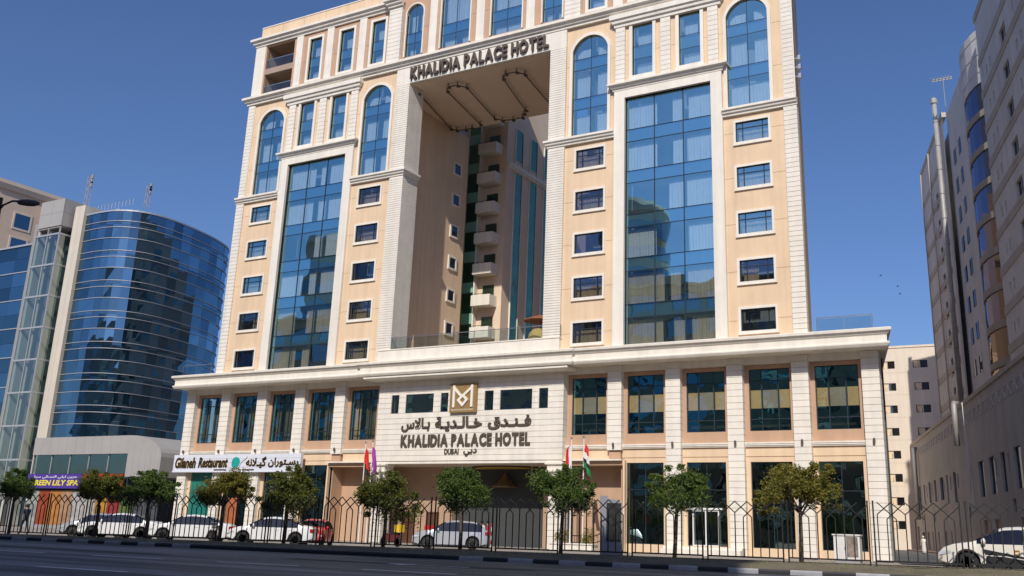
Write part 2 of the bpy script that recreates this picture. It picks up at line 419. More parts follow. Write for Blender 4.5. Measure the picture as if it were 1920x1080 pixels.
# ---- end pilasters of the tower: one block per course
def blocks(parent, x0, x1, y0, y1, z0, z1, ch, gap, mat, name='cladding_block'):
    n = max(1, round((z1-z0)/ch)); ch = (z1-z0)/n
    me = MB().bbox(x0, x1, y0, y1, 0, ch-gap, 0.015).mesh(name, mat)
    for k in range(n): obj(name, me, parent, (0, 0, z0+k*ch))
for s in (1, -1):
    x0, x1 = mir(25.85, 26.8, s)
    mb = MB()
    mb.prism_z([(x0+0.04, -0.5), (x1-0.04, -0.5), (x1-0.04-(0.45 if s > 0 else 0), 1.0), (x0+0.04, 2.4)], 13.5, 40.3)
    p = mb.build('end_pilaster', M_WHITE2, HOTEL)
    blocks(p, x0, x1, -0.56, -0.15, 13.95, 30.05, 0.35, 0.03, M_WHITE); blocks(p, x0+0.1, x1-0.1, -0.56, -0.15, 30.7, 40.15, 0.35, 0.03, M_WHITE)
    # corner pier beside the loggia
    MB().box(*mir(25.4, 26.7, s), -0.5, 1.0, 40.9, 46.5).build('corner_pier', M_WHITE, HOTEL)
# ---- small guest-room windows
W = 2.38
m_frame = ring_frame(MB(), 0, W, 0, 1.5, 0.17, -0.10, 0.1); m_frame.box(-0.2, W+0.2, -0.13, 0.0, -0.24, -0.17); m_frame = m_frame.mesh('window', M_WHITE2)
m_pane = MB().box(0, W, 0.1, 0.115, 0, 1.5).mesh('pane', M_BLUE)
m_paned = MB().box(0, W, 0.1, 0.115, 0, 1.5).mesh('pane', glass('grey_window_glass', (0.35, 0.5, 0.68), (0.72, 0.74, 0.74), 0.26, 0.012, 0.4))
mm = MB(); mm.box(0, W, 0.06, 0.14, 1.02, 1.08); mm.box(0.44, 0.50, 0.06, 0.14, 0, 1.5); mm.box(W-0.50, W-0.44, 0.06, 0.14, 0, 1.5); ring_frame(mm, 0.05, W-0.05, 0.05, 1.45, 0.05, 0.06, 0.14); m_mull = mm.mesh('mullion', M_DARKMULL)
mm = MB(); ring_frame(mm, 0.05, W-0.05, 0.05, 1.45, 0.05, 0.06, 0.14); m_mull2 = mm.mesh('mullion', M_DARKMULL)
m_cf = [curtain_mesh(W-0.1, 1.05, k).mesh('curtain', M_CURT) for k in range(3)]
m_cfull = [curtain_mesh(W-0.1, 1.45, k+5).mesh('curtain', M_CURT) for k in range(3)]
m_ch = curtain_mesh(W*0.45, 1.45, 11).mesh('curtain', M_CURT)
for s in (1, -1):
    for ci, (a, b) in enumerate(SMALL):
        for ri, z in enumerate(ROWS):
            a0 = mir(a, b, s)[0]
            w = obj('window', m_frame, HOTEL, (a0, YW, z))
            bare = (ci == 0 and ri == 0) or (ci == 1 and ri == 2)
            obj('pane', m_paned if (ci == 1 or ri < 2) else m_pane, w)
            obj('mullion', m_mull2 if bare else m_mull, w)
            if not bare:
                if ci == 0 and ri == 1: obj('curtain', m_ch, w, (0.1 if s > 0 else W*0.52, 0.5, 0.02))
                elif (ri+ci) % 2: obj('curtain', m_cf[ri % 3], w, (0.05, 0.45, 0.0))
                else: obj('curtain', m_cfull[ri % 3], w, (0.05, 0.5, 0.0))
# ---- glazed bays: three panes wide, eleven bands
VIS = [(14.0, 16.0), (17.0, 19.45), (20.45, 22.8), (23.8, 26.25), (27.2, 29.55), (30.55, 33.1)]
SPN = [(16.0, 17.0), (19.45, 20.45), (22.8, 23.8), (26.25, 27.2), (29.55, 30.55)]
for s in (1, -1):
    x0, x1 = mir(13.72, 20.6, s); pw = (x1-x0)/3
    mb = MB()
    for k in range(4): mb.box(x0+k*pw-0.03, x0+k*pw+0.03, YW+0.10, YW+0.2, 14.0, 33.1)
    for za, zb in SPN: mb.box(x0, x1, YW+0.105, YW+0.2, za-0.02, za+0.02); mb.box(x0, x1, YW+0.105, YW+0.2, zb-0.02, zb+0.02)
    mb.box(x0, x1, YW+0.1, YW+0.2, 33.03, 33.1)
    cw = mb.build('glazed_bay', M_DARKMULL, HOTEL)
    for za, zb in VIS+SPN:
        sp = (za, zb) in SPN; me = MB().box(0.03, pw-0.03, 0, 0.02, 0.02, zb-za-0.02).mesh('pane', M_BLUES if sp else M_BLUE)
        meb = MB().box(0.03, pw-0.03, 0.05, 0.3, 0.0, zb-za).mesh('spandrel_panel', M_SPANB) if sp else None
        for k in range(3):
            obj('pane', me, cw, (x0+k*pw, YW+0.14, za))
            if sp: obj('spandrel_panel', meb, cw, (x0+k*pw, YW+0.14, za))
    rnd = random.Random(5 if s > 0 else 9)
    for za, zb in VIS:
        segs = [(x0+0.05, x0+pw*rnd.uniform(0.95, 1.35)), (x0+pw*rnd.uniform(1.42, 1.6), x0+pw*rnd.uniform(1.8, 2.0)), (x0+pw*rnd.uniform(2.02, 2.15), x1-0.05)]
        if rnd.random() < 0.3: segs.pop(rnd.randrange(3))
        for i, (a, b) in enumerate(segs):
            h = zb-za-(0.5 if za > 30 else 0.12)
            obj('curtain', curtain_mesh(b-a, h, rnd.randint(0, 99), amp=0.06).mesh('curtain', M_CURTW if za > 20 else M_CURT), cw, (a, YW+0.5, za))
    # floors behind the glass
    fl = MB()
    for za, zb in SPN: fl.box(x0, x1, YW+0.45, 2.4, za+0.3, zb-0.1)
    fl.build('floor_slab', M_INT, cw)
    # white surround and the ledge above it
    a, b = mir(12.85, 21.45, s)
    fr = MB(); fr.box(a, x0, YW-0.25, YW+0.3, 13.5, 33.75); fr.box(x1, b, YW-0.25, YW+0.3, 13.5, 33.75); fr.box(x0, x1, YW-0.25, YW+0.3, 33.1, 33.75)
    fr.build('bay_surround', M_WHITE2, HOTEL)
    MB().sweep([(a-0.05, 0.2), (a-0.05, YW-0.22), (b+0.05, YW-0.22), (b+0.05, 0.2)], [(-0.2, 33.75), (0.06, 33.75), (0.08, 33.9), (0.2, 33.95), (0.24, 34.1), (0.42, 34.16), (0.42, 34.3), (-0.2, 34.34)]).build('bay_ledge', M_WHITE2, HOTEL)
    # narrow windows with grooved pilasters between the ledges
    for na, nb in NARROW:
        na, nb = mir(na, nb, s)
        w = ring_frame(MB(), na, nb, 34.86, 39.15, 0.26, YW-0.16, YW+0.1); w.box(na-0.34, nb+0.34, YW-0.24, YW+0.05, 34.45, 34.6); w = w.build('narrow_window', M_WHITE2, HOTEL)
        for za, zb in ((34.86, 36.3), (36.3, 37.4), (37.4, 39.15)): MB().box(na, nb, YW+0.1, YW+0.12, za+0.015, zb-0.015).build('pane', M_BLUE, w)
        for zz in (36.3, 37.4): MB().box(na, nb, YW+0.09, YW+0.16, zz-0.02, zz+0.02).build('transom', M_DARKMULL, w)
        MB().box(na, nb, YW+0.2, YW+0.3, 36.32, 37.38).build('spandrel_panel', M_SPANB, w)
        obj('curtain', curtain_mesh(1.5, 1.2, int(abs(na))).mesh('curtain', M_CURTW), w, (na+0.1, YW+0.6, 34.9))
        obj('curtain', curtain_mesh(1.1, 1.2, int(abs(na))+3).mesh('curtain', M_CURTW), w, (na+0.2, YW+0.6, 37.45))
    for c in (13.3, 17.07, 20.85):
        c *= s; p = MB().box(c-0.37, c+0.37, YW-0.12, YW+0.1, 34.35, 39.3).build('grooved_pilaster', M_WHITE2, HOTEL)
        blocks(p, c-0.4, c+0.4, YW-0.2, YW, 34.4, 39.2, 0.4, 0.03, M_WHITE)
    MB().sweep([(a+0.0, 0), (a+0.0, YW-0.2), (b-0.0, YW-0.2), (b-0.0, 0)], [(-0.2, 39.2), (0.05, 39.2), (0.07, 39.45), (0.2, 39.5), (0.24, 39.75), (0.36, 39.8), (0.36, 40.2), (-0.2, 40.2)]).build('ledge', M_WHITE2, HOTEL)
# ---- arched windows
def arched(a, b, z0, zs, zt, sp, parent, seed, fw=0.24):
    ap = arch_pts(a, b, zs, zt); n = len(ap)
    ao = arch_pts(a-fw, b+fw, zs, zt+fw)
    mb = MB(); ins = [(a, z0)]+ap+[(b, z0)]; out = [(a-fw, z0)]+ao+[(b+fw, z0)]; k = len(ins); y0, y1 = YW-0.14, YW+0.1
    for i in range(k-1):
        (xa, za), (xb, zb), (xc, zc), (xd, zd) = ins[i], ins[i+1], out[i+1], out[i]
        mb.quad((xd,y0,zd),(xa,y0,za),(xb,y0,zb),(xc,y0,zc)); mb.quad((xa,y0,za),(xa,y1,za),(xb,y1,zb),(xb,y0,zb)); mb.quad((xd,y1,zd),(xd,y0,zd),(xc,y0,zc),(xc,y1,zc))
    w = mb.build('arched_window', M_WHITE2, parent)
    mid = (a+b)/2; zl = [z0]+sp+[None]
    mull = MB(); mull.box(mid-0.025, mid+0.025, YW+0.08, YW+0.16, z0, zt-0.01)
    for z in sp: mull.box(a, b, YW+0.085, YW+0.16, z-0.02, z+0.02)
    mull.build('mullion', M_DARKMULL, w)
    for i in range(len(zl)-1):
        za, zb = zl[i], zl[i+1]
        for xa, xb, half in ((a, mid, 0), (mid, b, 1)):
            if zb is not None: MB().box(xa+0.015, xb-0.015, YW+0.1, YW+0.12, za+0.015, zb-0.015).build('pane', M_BLUES if i % 2 else M_BLUE, w)
            else:
                h = n//2; L = ap[:h+1] if half == 0 else ap[h:]
                o = [(xa+(0.015 if half == 0 else 0.02), za+0.015), (xb-(0.02 if half == 0 else 0.015), za+0.015)]+[(x, z-0.01) for x, z in reversed(L)]
                MB().prism_y(o, YW+0.1, YW+0.12).build('pane', M_BLUE, w)
    for i in range(0, len(sp)-1, 2): MB().box(a, b, YW+0.2, YW+0.3, sp[i], sp[i+1]).build('spandrel_panel', M_SPANB, w)
    rnd = random.Random(seed); zz = [z0]+sp[1::2]; ze = sp[0::2]+[zt-0.5]
    for za, zb in zip(zz, ze):
        r = rnd.random(); ww = b-a
        for xa, xb in (((a+0.1, a+ww*0.42), (a+ww*0.62, b-0.1)) if r < 0.55 else ((a+0.1, b-0.1),)):
            obj('curtain', curtain_mesh(xb-xa, zb-za-0.35, rnd.randint(0, 99)).mesh('curtain', M_CURTW), w, (xa, YW+0.6, za))
    return w
for s in (1, -1):
    for i, (a, b) in enumerate(ARCH):
        a, b = mir(a, b, s); arched(a, b, 30.75, 38.0, 39.2, [33.0, 33.95, 36.4, 37.35], HOTEL, i+10*s)
for i, (a, b, zs, zt) in enumerate(TARCH): arched(a, b, 41.4, zs, zt, [42.7, 43.7], HOTEL, i+40, 0.12)
# top-storey square windows, flat pilasters
for s in (1, -1):
    for na, nb in topwin:
        na, nb = mir(na, nb, s)
        w = ring_frame(MB(), na, nb, 41.5, 45.8, 0.24, YW-0.16, YW+0.1).build('narrow_window', M_WHITE2, HOTEL)
        for za, zb in ((41.5, 42.85), (42.85, 43.85), (43.85, 45.8)): MB().box(na, nb, YW+0.1, YW+0.12, za+0.015, zb-0.015).build('pane', M_BLUE, w)
        for zz in (42.85, 43.85): MB().box(na, nb, YW+0.09, YW+0.16, zz-0.02, zz+0.02).build('transom', M_DARKMULL, w)
        MB().box(na, nb, YW+0.2, YW+0.3, 42.87, 43.83).build('spandrel_panel', M_SPANB, w)
        obj('curtain', curtain_mesh(1.3, 1.1, int(abs(na))).mesh('curtain', M_CURTW), w, (na+0.1, YW+0.6, 41.5))
        obj('curtain', curtain_mesh(1.2, 1.3, int(abs(na))+3).mesh('curtain', M_CURTW), w, (na+0.2, YW+0.6, 43.9))
    for c in (13.05, 17.0, 20.85): MB().box(c*s-0.41, c*s+0.41, YW-0.14, YW+0.1, 40.95, 46.5).build('flat_pilaster', M_WHITE, HOTEL)
    c = 9.1*s; p = MB().box(c-0.67, c+0.67, YW-0.3, YW+0.1, 40.95, 46.7).build('grooved_pilaster', M_WHITE2, HOTEL)
    blocks(p, c-0.72, c+0.72, YW-0.4, YW-0.05, 41.0, 46.6, 0.4, 0.03, M_WHITE)
    # loggia with two balconies
    a, b = mir(21.65, 25.3, s)
    lg = MB(); lg.box(a-0.1, b+0.1, 2.0, 2.2, 41, 46.6); lg.box(a-0.12, a, YW+0.3, 2.2, 41, 46.6); lg.box(b, b+0.12, YW+0.3, 2.2, 41, 46.6); lg.box(a, b, YW+0.3, 2.2, 46.35, 46.6); lg.box(a, b, YW+0.3, 2.2, 40.9, 41.1)
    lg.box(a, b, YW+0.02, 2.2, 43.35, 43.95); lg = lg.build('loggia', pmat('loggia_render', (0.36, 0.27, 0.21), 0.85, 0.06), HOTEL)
    for z in (41.1, 43.95):
        MB().box(a, b, YW+0.1, YW+0.115, z+0.05, z+0.95).build('balustrade_glass', M_CLEAR, lg); MB().box(a, b, YW+0.08, YW+0.13, z+0.95, z+1.02).build('handrail', M_STEEL, lg)
        MB().box(a+0.9, b-0.9, 1.95, 2.0, z+0.05, z+2.0).build('balcony_door', M_SHOP, lg)
for x in (-5.0, 0.0, 5.0): MB().box(x-0.4, x+0.4, YW-0.14, YW+0.1, 40.95, 51).build('flat_pilaster', M_WHITE, HOTEL)
# ---- ledges and cornices
L3 = [(-0.2, 40.2), (0.10, 40.2), (0.12, 40.4), (0.26, 40.45), (0.32, 40.62), (0.5, 40.7), (0.5, 40.92), (-0.2, 40.98)]
MB().sweep([(-26.8, 3), (-26.8, YW-0.15), (26.8, YW-0.15), (26.2, 3)], L3).build('main_ledge', M_WHITE2, HOTEL)
L2 = [(-0.2, 30.05), (0.05, 30.05), (0.07, 30.2), (0.18, 30.25), (0.22, 30.4), (0.32, 30.45), (0.32, 30.62), (-0.2, 30.66)]
for s in (1, -1):
    o = [(26.84*s, YW-0.15), (21.45*s, YW-0.15)]; i = [(12.85*s, YW-0.15), (7.1*s, YW-0.18), (7.1*s, 1.5)]
    for P in (o, i): MB().sweep(P[::-1] if s > 0 else P, L2).build('ledge', M_WHITE2, HOTEL)
L4 = [(-0.2, 46.5), (0.06, 46.5), (0.1, 46.7), (0.25, 46.76), (0.3, 46.98), (0.48, 47.05), (0.48, 47.28), (-0.2, 47.34)]
for s in (1, -1):
    P = [(26.7*s, 4.0), (26.7*s, YW-0.1), (9.8*s, YW-0.1), (9.8*s, YW-0.5), (8.3*s, YW-0.5)]
    MB().sweep(P[::-1] if s > 0 else P, L4).build('top_cornice', M_WHITE2, HOTEL)
    x0, x1 = mir(9.8, 26.55, s); n = 6
    for k in range(n):
        a = x0+(x1-x0)*k/n; MB().box(a+0.012, a+(x1-x0)/n-0.012, YW+0.25, YW+0.5, 47.3, 48.75).build('parapet_panel', M_BEIGE, HOTEL)
    MB().box(x0, x1, YW+0.2, YW+0.55, 48.75, 48.85).build('parapet_coping', M_WHITE2, HOTEL)
# flood lamps on the right edge
for z in (32.3, 33.0, 33.7):
    MB().box(26.7, 26.95, -0.2, -0.1, z, z+0.08).box(26.95, 27.15, -0.3, 0.0, z-0.15, z+0.2).build('flood_lamp', M_STEEL, HOTEL)

# ---- rear wing seen through the portal
xw = -6.85; yw = 15.6
mb = MB(); mb.box(-26, xw, yw+0.02, 96, 0, 46); mb.build('rear_wing', pmat('wing_render', (0.72, 0.56, 0.42), 0.85, 0.06, 0.5), HOTEL)
m_fl = MB().box(-0.05, 0.0, 0, 1.6, 0, 1.6).mesh('flank_window', M_SHOP)
for r in range(9):
    for c in range(15): obj('flank_window', m_fl, HOTEL, (-26.0, 18+5*c, 14+3.4*r))
M_GREENG = glass('green_glass', (0.40, 0.66, 0.48), (0.40, 0.60, 0.52), 0.30, 0.10, 0.5)
for k in range(9):
    MB().box(-11.4, -9.75, yw-0.06, yw-0.03, 14.1+3.15*k, 17.2+3.15*k).build('stair_glass', M_GREENG, HOTEL)
for k in range(9): MB().box(-11.4, -9.75, yw-0.075, yw-0.062, 14.1+3.15*k, 15.15+3.15*k).build('green_panel', pmat('green_enamel', (0.26, 0.50, 0.36), 0.4, 0.08), HOTEL)
MB().box(-9.75, -9.6, yw-0.6, yw, 14, 44).build('wing_fin', M_WHITE2, HOTEL)
for k in range(8):
    z = 18.85+3.15*k
    b = MB(); b.box(-9.5, -7.35, yw-1.3, yw, z-0.15, z); b.box(-9.5, -7.35, yw-1.3, yw-1.2, z, z+0.9); b.box(-7.45, -7.35, yw-1.2, yw, z, z+0.9); b = b.build('balcony', M_WHITE2, HOTEL)
    MB().box(-9.45, -7.4, yw-1.27, yw-1.23, z+1.0, z+1.04).build('handrail', M_BLACK, b)
    MB().box(-9.0, -7.7, yw-0.05, yw-0.01, z, z+2.1).build('balcony_door', M_SHOP, b)
for y0, y1 in ((17.2, 18.6), (20.2, 21.6), (23.2, 24.5)):
    MB().box(xw, xw+0.04, y0, y1, 14, 36.2).build('strip_window', M_GREENG, HOTEL)
    MB().box(xw, xw+0.04, y0, y1, 37.6, 41.0).build('strip_window', M_GREENG, HOTEL)
    MB().box(xw, xw+0.12, y0-0.1, y0, 14, 41).box(xw, xw+0.12, y1, y1+0.1, 14, 41).build('strip_frame', M_WHITE2, HOTEL)
MB().box(xw, xw+0.35, yw, 58, 36.5, 36.9).box(xw, xw+0.2, yw, 58, 36.3, 36.5).build('wing_ledge', M_WHITE2, HOTEL)

# ------------------------------------------------------------------ PODIUM
PC = [10.4, 14.85, 19.3, 23.75, 28.17]; PP = [12.65, 17.1, 21.53, 25.95, 30.4]
mb = MB(); mb.prism_z([(-30.6, 3.4), (30.6, 3.4), (26.5, 22), (-30.6, 22)], -0.1, 12.7); mb.build('inner_wall', M_INTD, HOTEL)
mb = MB(); mb.prism_z([(-30.9, 0.3), (30.9, 0.3), (26.8, 22), (-30.9, 22)], 12.78, 13.85); mb.build('podium_roof', pmat('terrace_tile', (0.42, 0.36, 0.30), 0.8, 0.08, 2.0), HOTEL)
COR = [(-0.4, 12.74), (1.34, 12.74), (1.38, 12.80), (1.44, 12.90), (1.44, 12.99), (1.34, 13.01), (1.30, 13.05), (1.30, 13.42), (1.33, 13.46), (1.38, 13.5), (1.44, 13.6), (1.46, 13.66), (1.56, 13.68), (1.58, 13.83), (1.5, 13.88), (-0.4, 13.92)]
PJ = [(-30.0, 8), (-30.0, 0.2), (-8.2, 0.2), (-8.2, 0.05), (8.65, 0.05), (8.65, 0.2), (30.15, 0.2), (28.3, 8)]
MB().sweep(PJ, COR).build('podium_cornice', M_WHITE2, HOTEL)
# band between the openings and the soffit
MB().sweep([(-30.9, 6), (-30.9, 0.35), (30.9, 0.35), (29.6, 6)], [(-0.3, 12.28), (0.0, 12.28), (0.0, 12.74), (-0.3, 12.74)]).build('podium_frieze', M_WHITE2, HOTEL)
# podium pilasters
for s in (1, -1):
    for i, c in enumerate(PP):
        c *= s; z0 = 6.75 if i == 0 else 0.0
        w = 0.55
        p = MB().box(c-w+0.03, c+w-0.03, 0.24, 1.0, z0+0.01, 12.76).build('pilaster', M_WHITE2, HOTEL)
        blocks(p, c-w, c+w, 0.2, 0.9, z0+0.03, 12.74, 0.42, 0.03, M_WHITE)
        MB().lathe([(0.05, 0), (0.085, 0.02), (0.085, 0.24), (0.05, 0.3)], 8, (c, 0.06, 6.98)).box(c-0.02, c+0.02, 0.05, 0.25, 7.08, 7.12).build('wall_lamp', M_LETTER, p)
    # first bay niches: brackets under the short pilasters
    MB().box(*mir(12.2, 13.1, s), 0.35, 1.0, 6.2, 6.7).build('bracket', M_BROWN, HOTEL)
# window bays
m_ugl = {}
for s in (1, -1):
    for i, c in enumerate(PC):
        c *= s; hw = 1.38; fx = 1.72
        # upper storey
        mb = MB(); wall_grid(mb, c-fx, c+fx, 7.2, 12.3, 0.70, [(c-hw, c+hw, 7.92, 12.0)], 0.22)
        fr = mb.build('podium_window', M_BROWN, HOTEL)
        xs = [c-hw, c-hw+0.82, c+hw-0.82, c+hw]; zs = [7.92, 8.7, 9.42, 10.62, 11.22, 12.0]
        mu = MB()
        for x in xs[1:3]: mu.box(x-0.03, x+0.03, 0.80, 0.9, 7.92, 12.0)
        for z in (8.7, 11.22): mu.box(c-hw, c+hw, 0.805, 0.9, z-0.03, z+0.03)
        ring_frame(mu, c-hw+0.05, c+hw-0.05, 7.97, 11.95, 0.05, 0.80, 0.91); mu.build('mullion', M_DARKMULL, fr)
        for k in range(3):
            for za, zb in ((7.92, 8.7), (8.7, 11.22), (11.22, 12.0)):
                MB().box(xs[k]+0.03, xs[k+1]-0.03, 0.84, 0.86, za+0.03, zb-0.03).build('pane', M_TEAL, fr)
        if s > 0 and i >= 0:
            pc = [(0.85, 0.64, 0.33), (0.50, 0.46, 0.42), (0.85, 0.66, 0.36)]
            for k in range(3): MB().box(xs[k]+0.04, xs[k+1]-0.04, 0.95, 1.0, 9.42, 10.62).build('frosted_panel', pmat('panel_%d' % k, pc[k], 0.7, 0.12, 0.8), fr)
        else:
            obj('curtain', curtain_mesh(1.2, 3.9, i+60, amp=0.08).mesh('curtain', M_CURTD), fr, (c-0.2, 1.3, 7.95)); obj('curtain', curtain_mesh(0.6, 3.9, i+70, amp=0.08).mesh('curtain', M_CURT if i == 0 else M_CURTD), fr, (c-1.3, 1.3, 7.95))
        # string course and beige band under the window
        MB().sweep([(c-1.68, 0.62), (c+1.68, 0.62)], [(-0.1, 6.88), (0.14, 6.88), (0.16, 6.95), (0.2, 6.97), (0.2, 7.05), (0.24, 7.07), (0.24, 7.17), (-0.1, 7.2)]).build('string_course', M_WHITE2, HOTEL)
        if i == 0:
            MB().box(c-1.72, c+1.72, 0.6, 0.9, 6.1, 6.9).build('band', M_BEIGE, HOTEL)
            continue
        mb = MB(); wall_grid(mb, c-1.72, c+1.72, -0.1, 6.9, 0.6, [(c-hw, c+hw, 0.55, 5.92)], 0.25, joints=[6.25], jr=0.05, jh=0.03)
        g = mb.build('shop_window', M_BEIGE, HOTEL)
        mu = MB(); mu.box(c-0.025, c+0.025, 0.72, 0.8, 0.55, 5.92); mu.box(c-hw, c+hw, 0.725, 0.8, 4.1, 4.16); ring_frame(mu, c-hw+0.04, c+hw-0.04, 0.59, 5.88, 0.04, 0.72, 0.82); mu.build('mullion', M_DARKMULL, g)
        for xa, xb in ((c-hw, c), (c, c+hw)):
            for za, zb in ((0.55, 4.1), (4.16, 5.92)): MB().box(xa+0.03, xb-0.03, 0.75, 0.77, za+0.03, zb-0.03).build('pane', M_SHOP, g)
# glazed door in the third right-hand shop front
dx = 19.3; d = MB()
ring_frame(d, dx-0.95, dx+0.75, 0.62, 2.75, 0.07, 0.58, 0.72, True); d.box(dx-0.14, dx-0.06, 0.58, 0.72, 0.62, 2.75); d.box(dx-1.25, dx+1.05, 0.5, 0.72, 2.85, 2.97)
d = d.build('shop_door', pmat('white_aluminium', (0.72, 0.72, 0.70), 0.4, 0.03), HOTEL)
MB().box(dx-0.3, dx-0.26, 0.5, 0.58, 1.2, 1.9).build('handle', M_STEEL, d)
MB().box(16.6, 22.0, -0.9, 0.58, -0.05, 0.35).box(16.6, 22.0, -0.5, 0.58, 0.35, 0.5).build('door_steps', M_WHITE2, HOTEL)
# green promotion film on the left-hand shop front
MB().box(-29.5, -27.0, 0.66, 0.70, 0.7, 5.3).build('window_film', pmat('green_film', (0.015, 0.17, 0.14), 0.4, 0.25, 1.5), HOTEL)
MB().box(-24.8, -23.6, 0.66, 0.70, 0.7, 3.2).build('window_poster', pmat('orange_film', (0.38, 0.12, 0.05), 0.4, 0.3, 1.5), HOTEL)
# ---- niches beside the entrance block
for s in (1, -1):
    x0, x1 = mir(8.7, 13.3, s)
    n = MB(); n.box(x0, x1, 1.9, 2.1, -0.1, 6.2); n.box(*mir(13.05, 13.3, s), 0.6, 1.9, -0.1, 6.2); n.box(x0, x1, 0.3, 1.9, 5.75, 6.05)
    n = n.build('niche', pmat('niche_shade_render', (0.50, 0.33, 0.215), 0.85, 0.07, 0.6, streak=0.1), HOTEL)  # darker than the beige walls: under-canopy shade put into the render colour
    MB().box(x0, x1, 0.02, 0.6, 6.05, 6.16).build('niche_canopy', M_WHITE2, HOTEL)
    MB().box(*mir(13.3, 13.45, s), 0.3, 0.9, -0.1, 6.1).build('niche_jamb', M_BEIGE, HOTEL)
rl = MB(); rl.tube([(9.3, 0.1, 0.95), (11.2, 0.1, 0.95), (12.9, 0.1, 1.55)], 0.035, 6); rl.tube([(9.3, 0.1, 0.5), (11.2, 0.1, 0.5), (12.9, 0.1, 1.0)], 0.03, 6)
for k in range(9):
    x = 9.3+0.45*k; zt = 0.95+max(0, (x-11.2))*0.35; rl.tube([(x, 0.1, 0), (x, 0.1, zt)], 0.02, 5)
rl.build('ramp_railing', M_BLACK, HOTEL)
# ---- entrance block: stone courses, window row, portico
CX0, CX1 = -8.25, 8.72; CW = [(-6.96, -6.2), (-5.54, -2.83), (-2.15, -1.44), (1.9, 2.7), (3.29, 6.08), (6.66, 7.43)]
core = MB(); wall_grid(core, CX0+0.03, CX1-0.03, 6.1, 12.74, -0.06, [(a, b, 9.82, 11.32) for a, b in CW], 0.3)
core.box(CX0+0.03, CX0+0.08, -0.06, 1.9, 6.1, 12.74); core.box(CX1-0.08, CX1-0.03, -0.06, 1.9, 6.1, 12.74)
core = core.build('entrance_block', M_WHITE2, HOTEL)
zc = [6.14+0.4135*k for k in range(17)]
for k in range(16):
    za, zb = zc[k], zc[k+1]-0.03
    cuts = [(a, b) for a, b in CW if zb > 9.85 and za < 11.3]
    x = CX0; segs = []
    for a, b in cuts: segs.append((x, a)); x = b
    segs.append((x, CX1))
    for a, b in segs: MB().box(a+0.001, b-0.001, -0.1, 0.45 if (a == CX0 or b == CX1) else -0.02, za, zb).build('stone_course', M_WHITE, core)
for a, b in CW:
    w = ring_frame(MB(), a+0.06, b-0.06, 9.88, 11.26, 0.06, -0.02, 0.1).build('clerestory_window', M_DARKMULL, core)
    MB().box(a+0.06, b-0.06, 0.03, 0.05, 9.88, 11.26).build('pane', M_BLUE if a < 0 else M_TEAL, w)
MB().box(CX0+0.1, CX1-0.1, 2.0, 2.1, 8, 12.7).build('inner_wall', M_INT, HOTEL)
# lower lip of the entrance cornice
MB().sweep([(-8.0, 0.3), (-8.0, -0.1), (8.45, -0.1), (8.45, 0.3)], [(-0.05, 12.45), (0.90, 12.45), (1.05, 12.5), (1.12, 12.56), (1.12, 12.70), (0.95, 12.735), (-0.05, 12.738)]).build('entrance_lip', M_WHITE2, HOTEL)
# parapet and glass balustrade of the terrace
MB().box(-8.2, 8.6, -0.75, -0.4, 13.9, 14.85).box(-8.25, 8.65, -0.8, -0.35, 14.85, 14.93).build('terrace_parapet', M_WHITE, HOTEL)
def balustrade(x0, x1, y, z, h=0.95, n=10, name='terrace_balustrade'):
    b = MB()
    for k in range(n+1): x = x0+(x1-x0)*k/n; b.box(x-0.02, x+0.02, y-0.02, y+0.02, z, z+h)
    b.box(x0, x1, y-0.03, y+0.03, z+h, z+h+0.05); b = b.build(name, M_STEEL, HOTEL)
    for k in range(n): MB().box(x0+(x1-x0)*k/n+0.05, x0+(x1-x0)*(k+1)/n-0.05, y-0.008, y+0.008, z+0.06, z+h-0.04).build('glass_panel', M_CLEAR, b)
balustrade(-8.2, 8.6, -0.55, 14.93, 0.95, 11)
balustrade(27.4, 30.9, -0.6, 13.9, 0.95, 2, 'roof_balustrade'); balustrade(-31.0, -27.4, -0.6, 13.9, 0.95, 2, 'roof_balustrade')
# portico columns and interior
for s in (1, -1):
    c = 0.22+7.95*s
    p = MB().box(c-0.5, c+0.5, -0.05, 0.95, -0.1, 5.2).build('portico_column', M_WHITE2, HOTEL)
    blocks(p, c-0.53, c+0.53, -0.09, 0.98, 0.0, 5.1, 0.42, 0.03, M_WHITE)
    MB().sweep([(c-0.5, 0.95), (c-0.5, -0.05), (c+0.5, -0.05), (c+0.5, 0.95)], [(-0.2, 5.15), (0.06, 5.15), (0.08, 5.25), (0.2, 5.3), (0.2, 5.42), (0.12, 5.45), (0.12, 5.72), (0.26, 5.8), (0.26, 5.92), (-0.2, 5.92)]).build('capital', M_WHITE2, p)
MB().box(CX0+0.05, CX1-0.05, -0.04, 1.2, 5.925, 6.1).build('portico_beam', M_WHITE2, HOTEL)
ce = MB(); ce.box(-9.0, 9.4, 0.9, 9.5, 5.86, 6.1); ce = ce.build('portico_ceiling', pmat('ceiling_paint', (0.62, 0.53, 0.43), 0.85, 0.04), HOTEL)
MB().lathe([(3.0, 0), (3.0, 0.05), (2.6, 0.08)], 28, (2.0, 4.0, 5.70), 1.0, 0.8).build('ceiling_rose', pmat('gilded_plaster', (0.62, 0.42, 0.10), 0.5, 0.1, 2.0, metal=0.3), ce)
MB().lathe([(3.15, 0), (3.25, 0.05), (3.1, 0.09)], 28, (2.0, 4.0, 5.75), 1.0, 0.8).build('ceiling_ring', pmat('dark_trim', (0.09, 0.05, 0.02), 0.5, 0.1), ce)
lp = MB(); lp.tube([(2.0, 3.2, 5.8), (2.0, 3.2, 5.4)], 0.03, 6); lp.lathe([(1.0, 0), (1.08, 0.08), (0.6, 0.4), (0.32, 0.75), (0.06, 1.1)], 8, (2.0, 3.2, 4.3)); lp.build('pendant_lantern', pmat('lantern_bronze', (0.16, 0.10, 0.05), 0.5, 0.1), HOTEL)
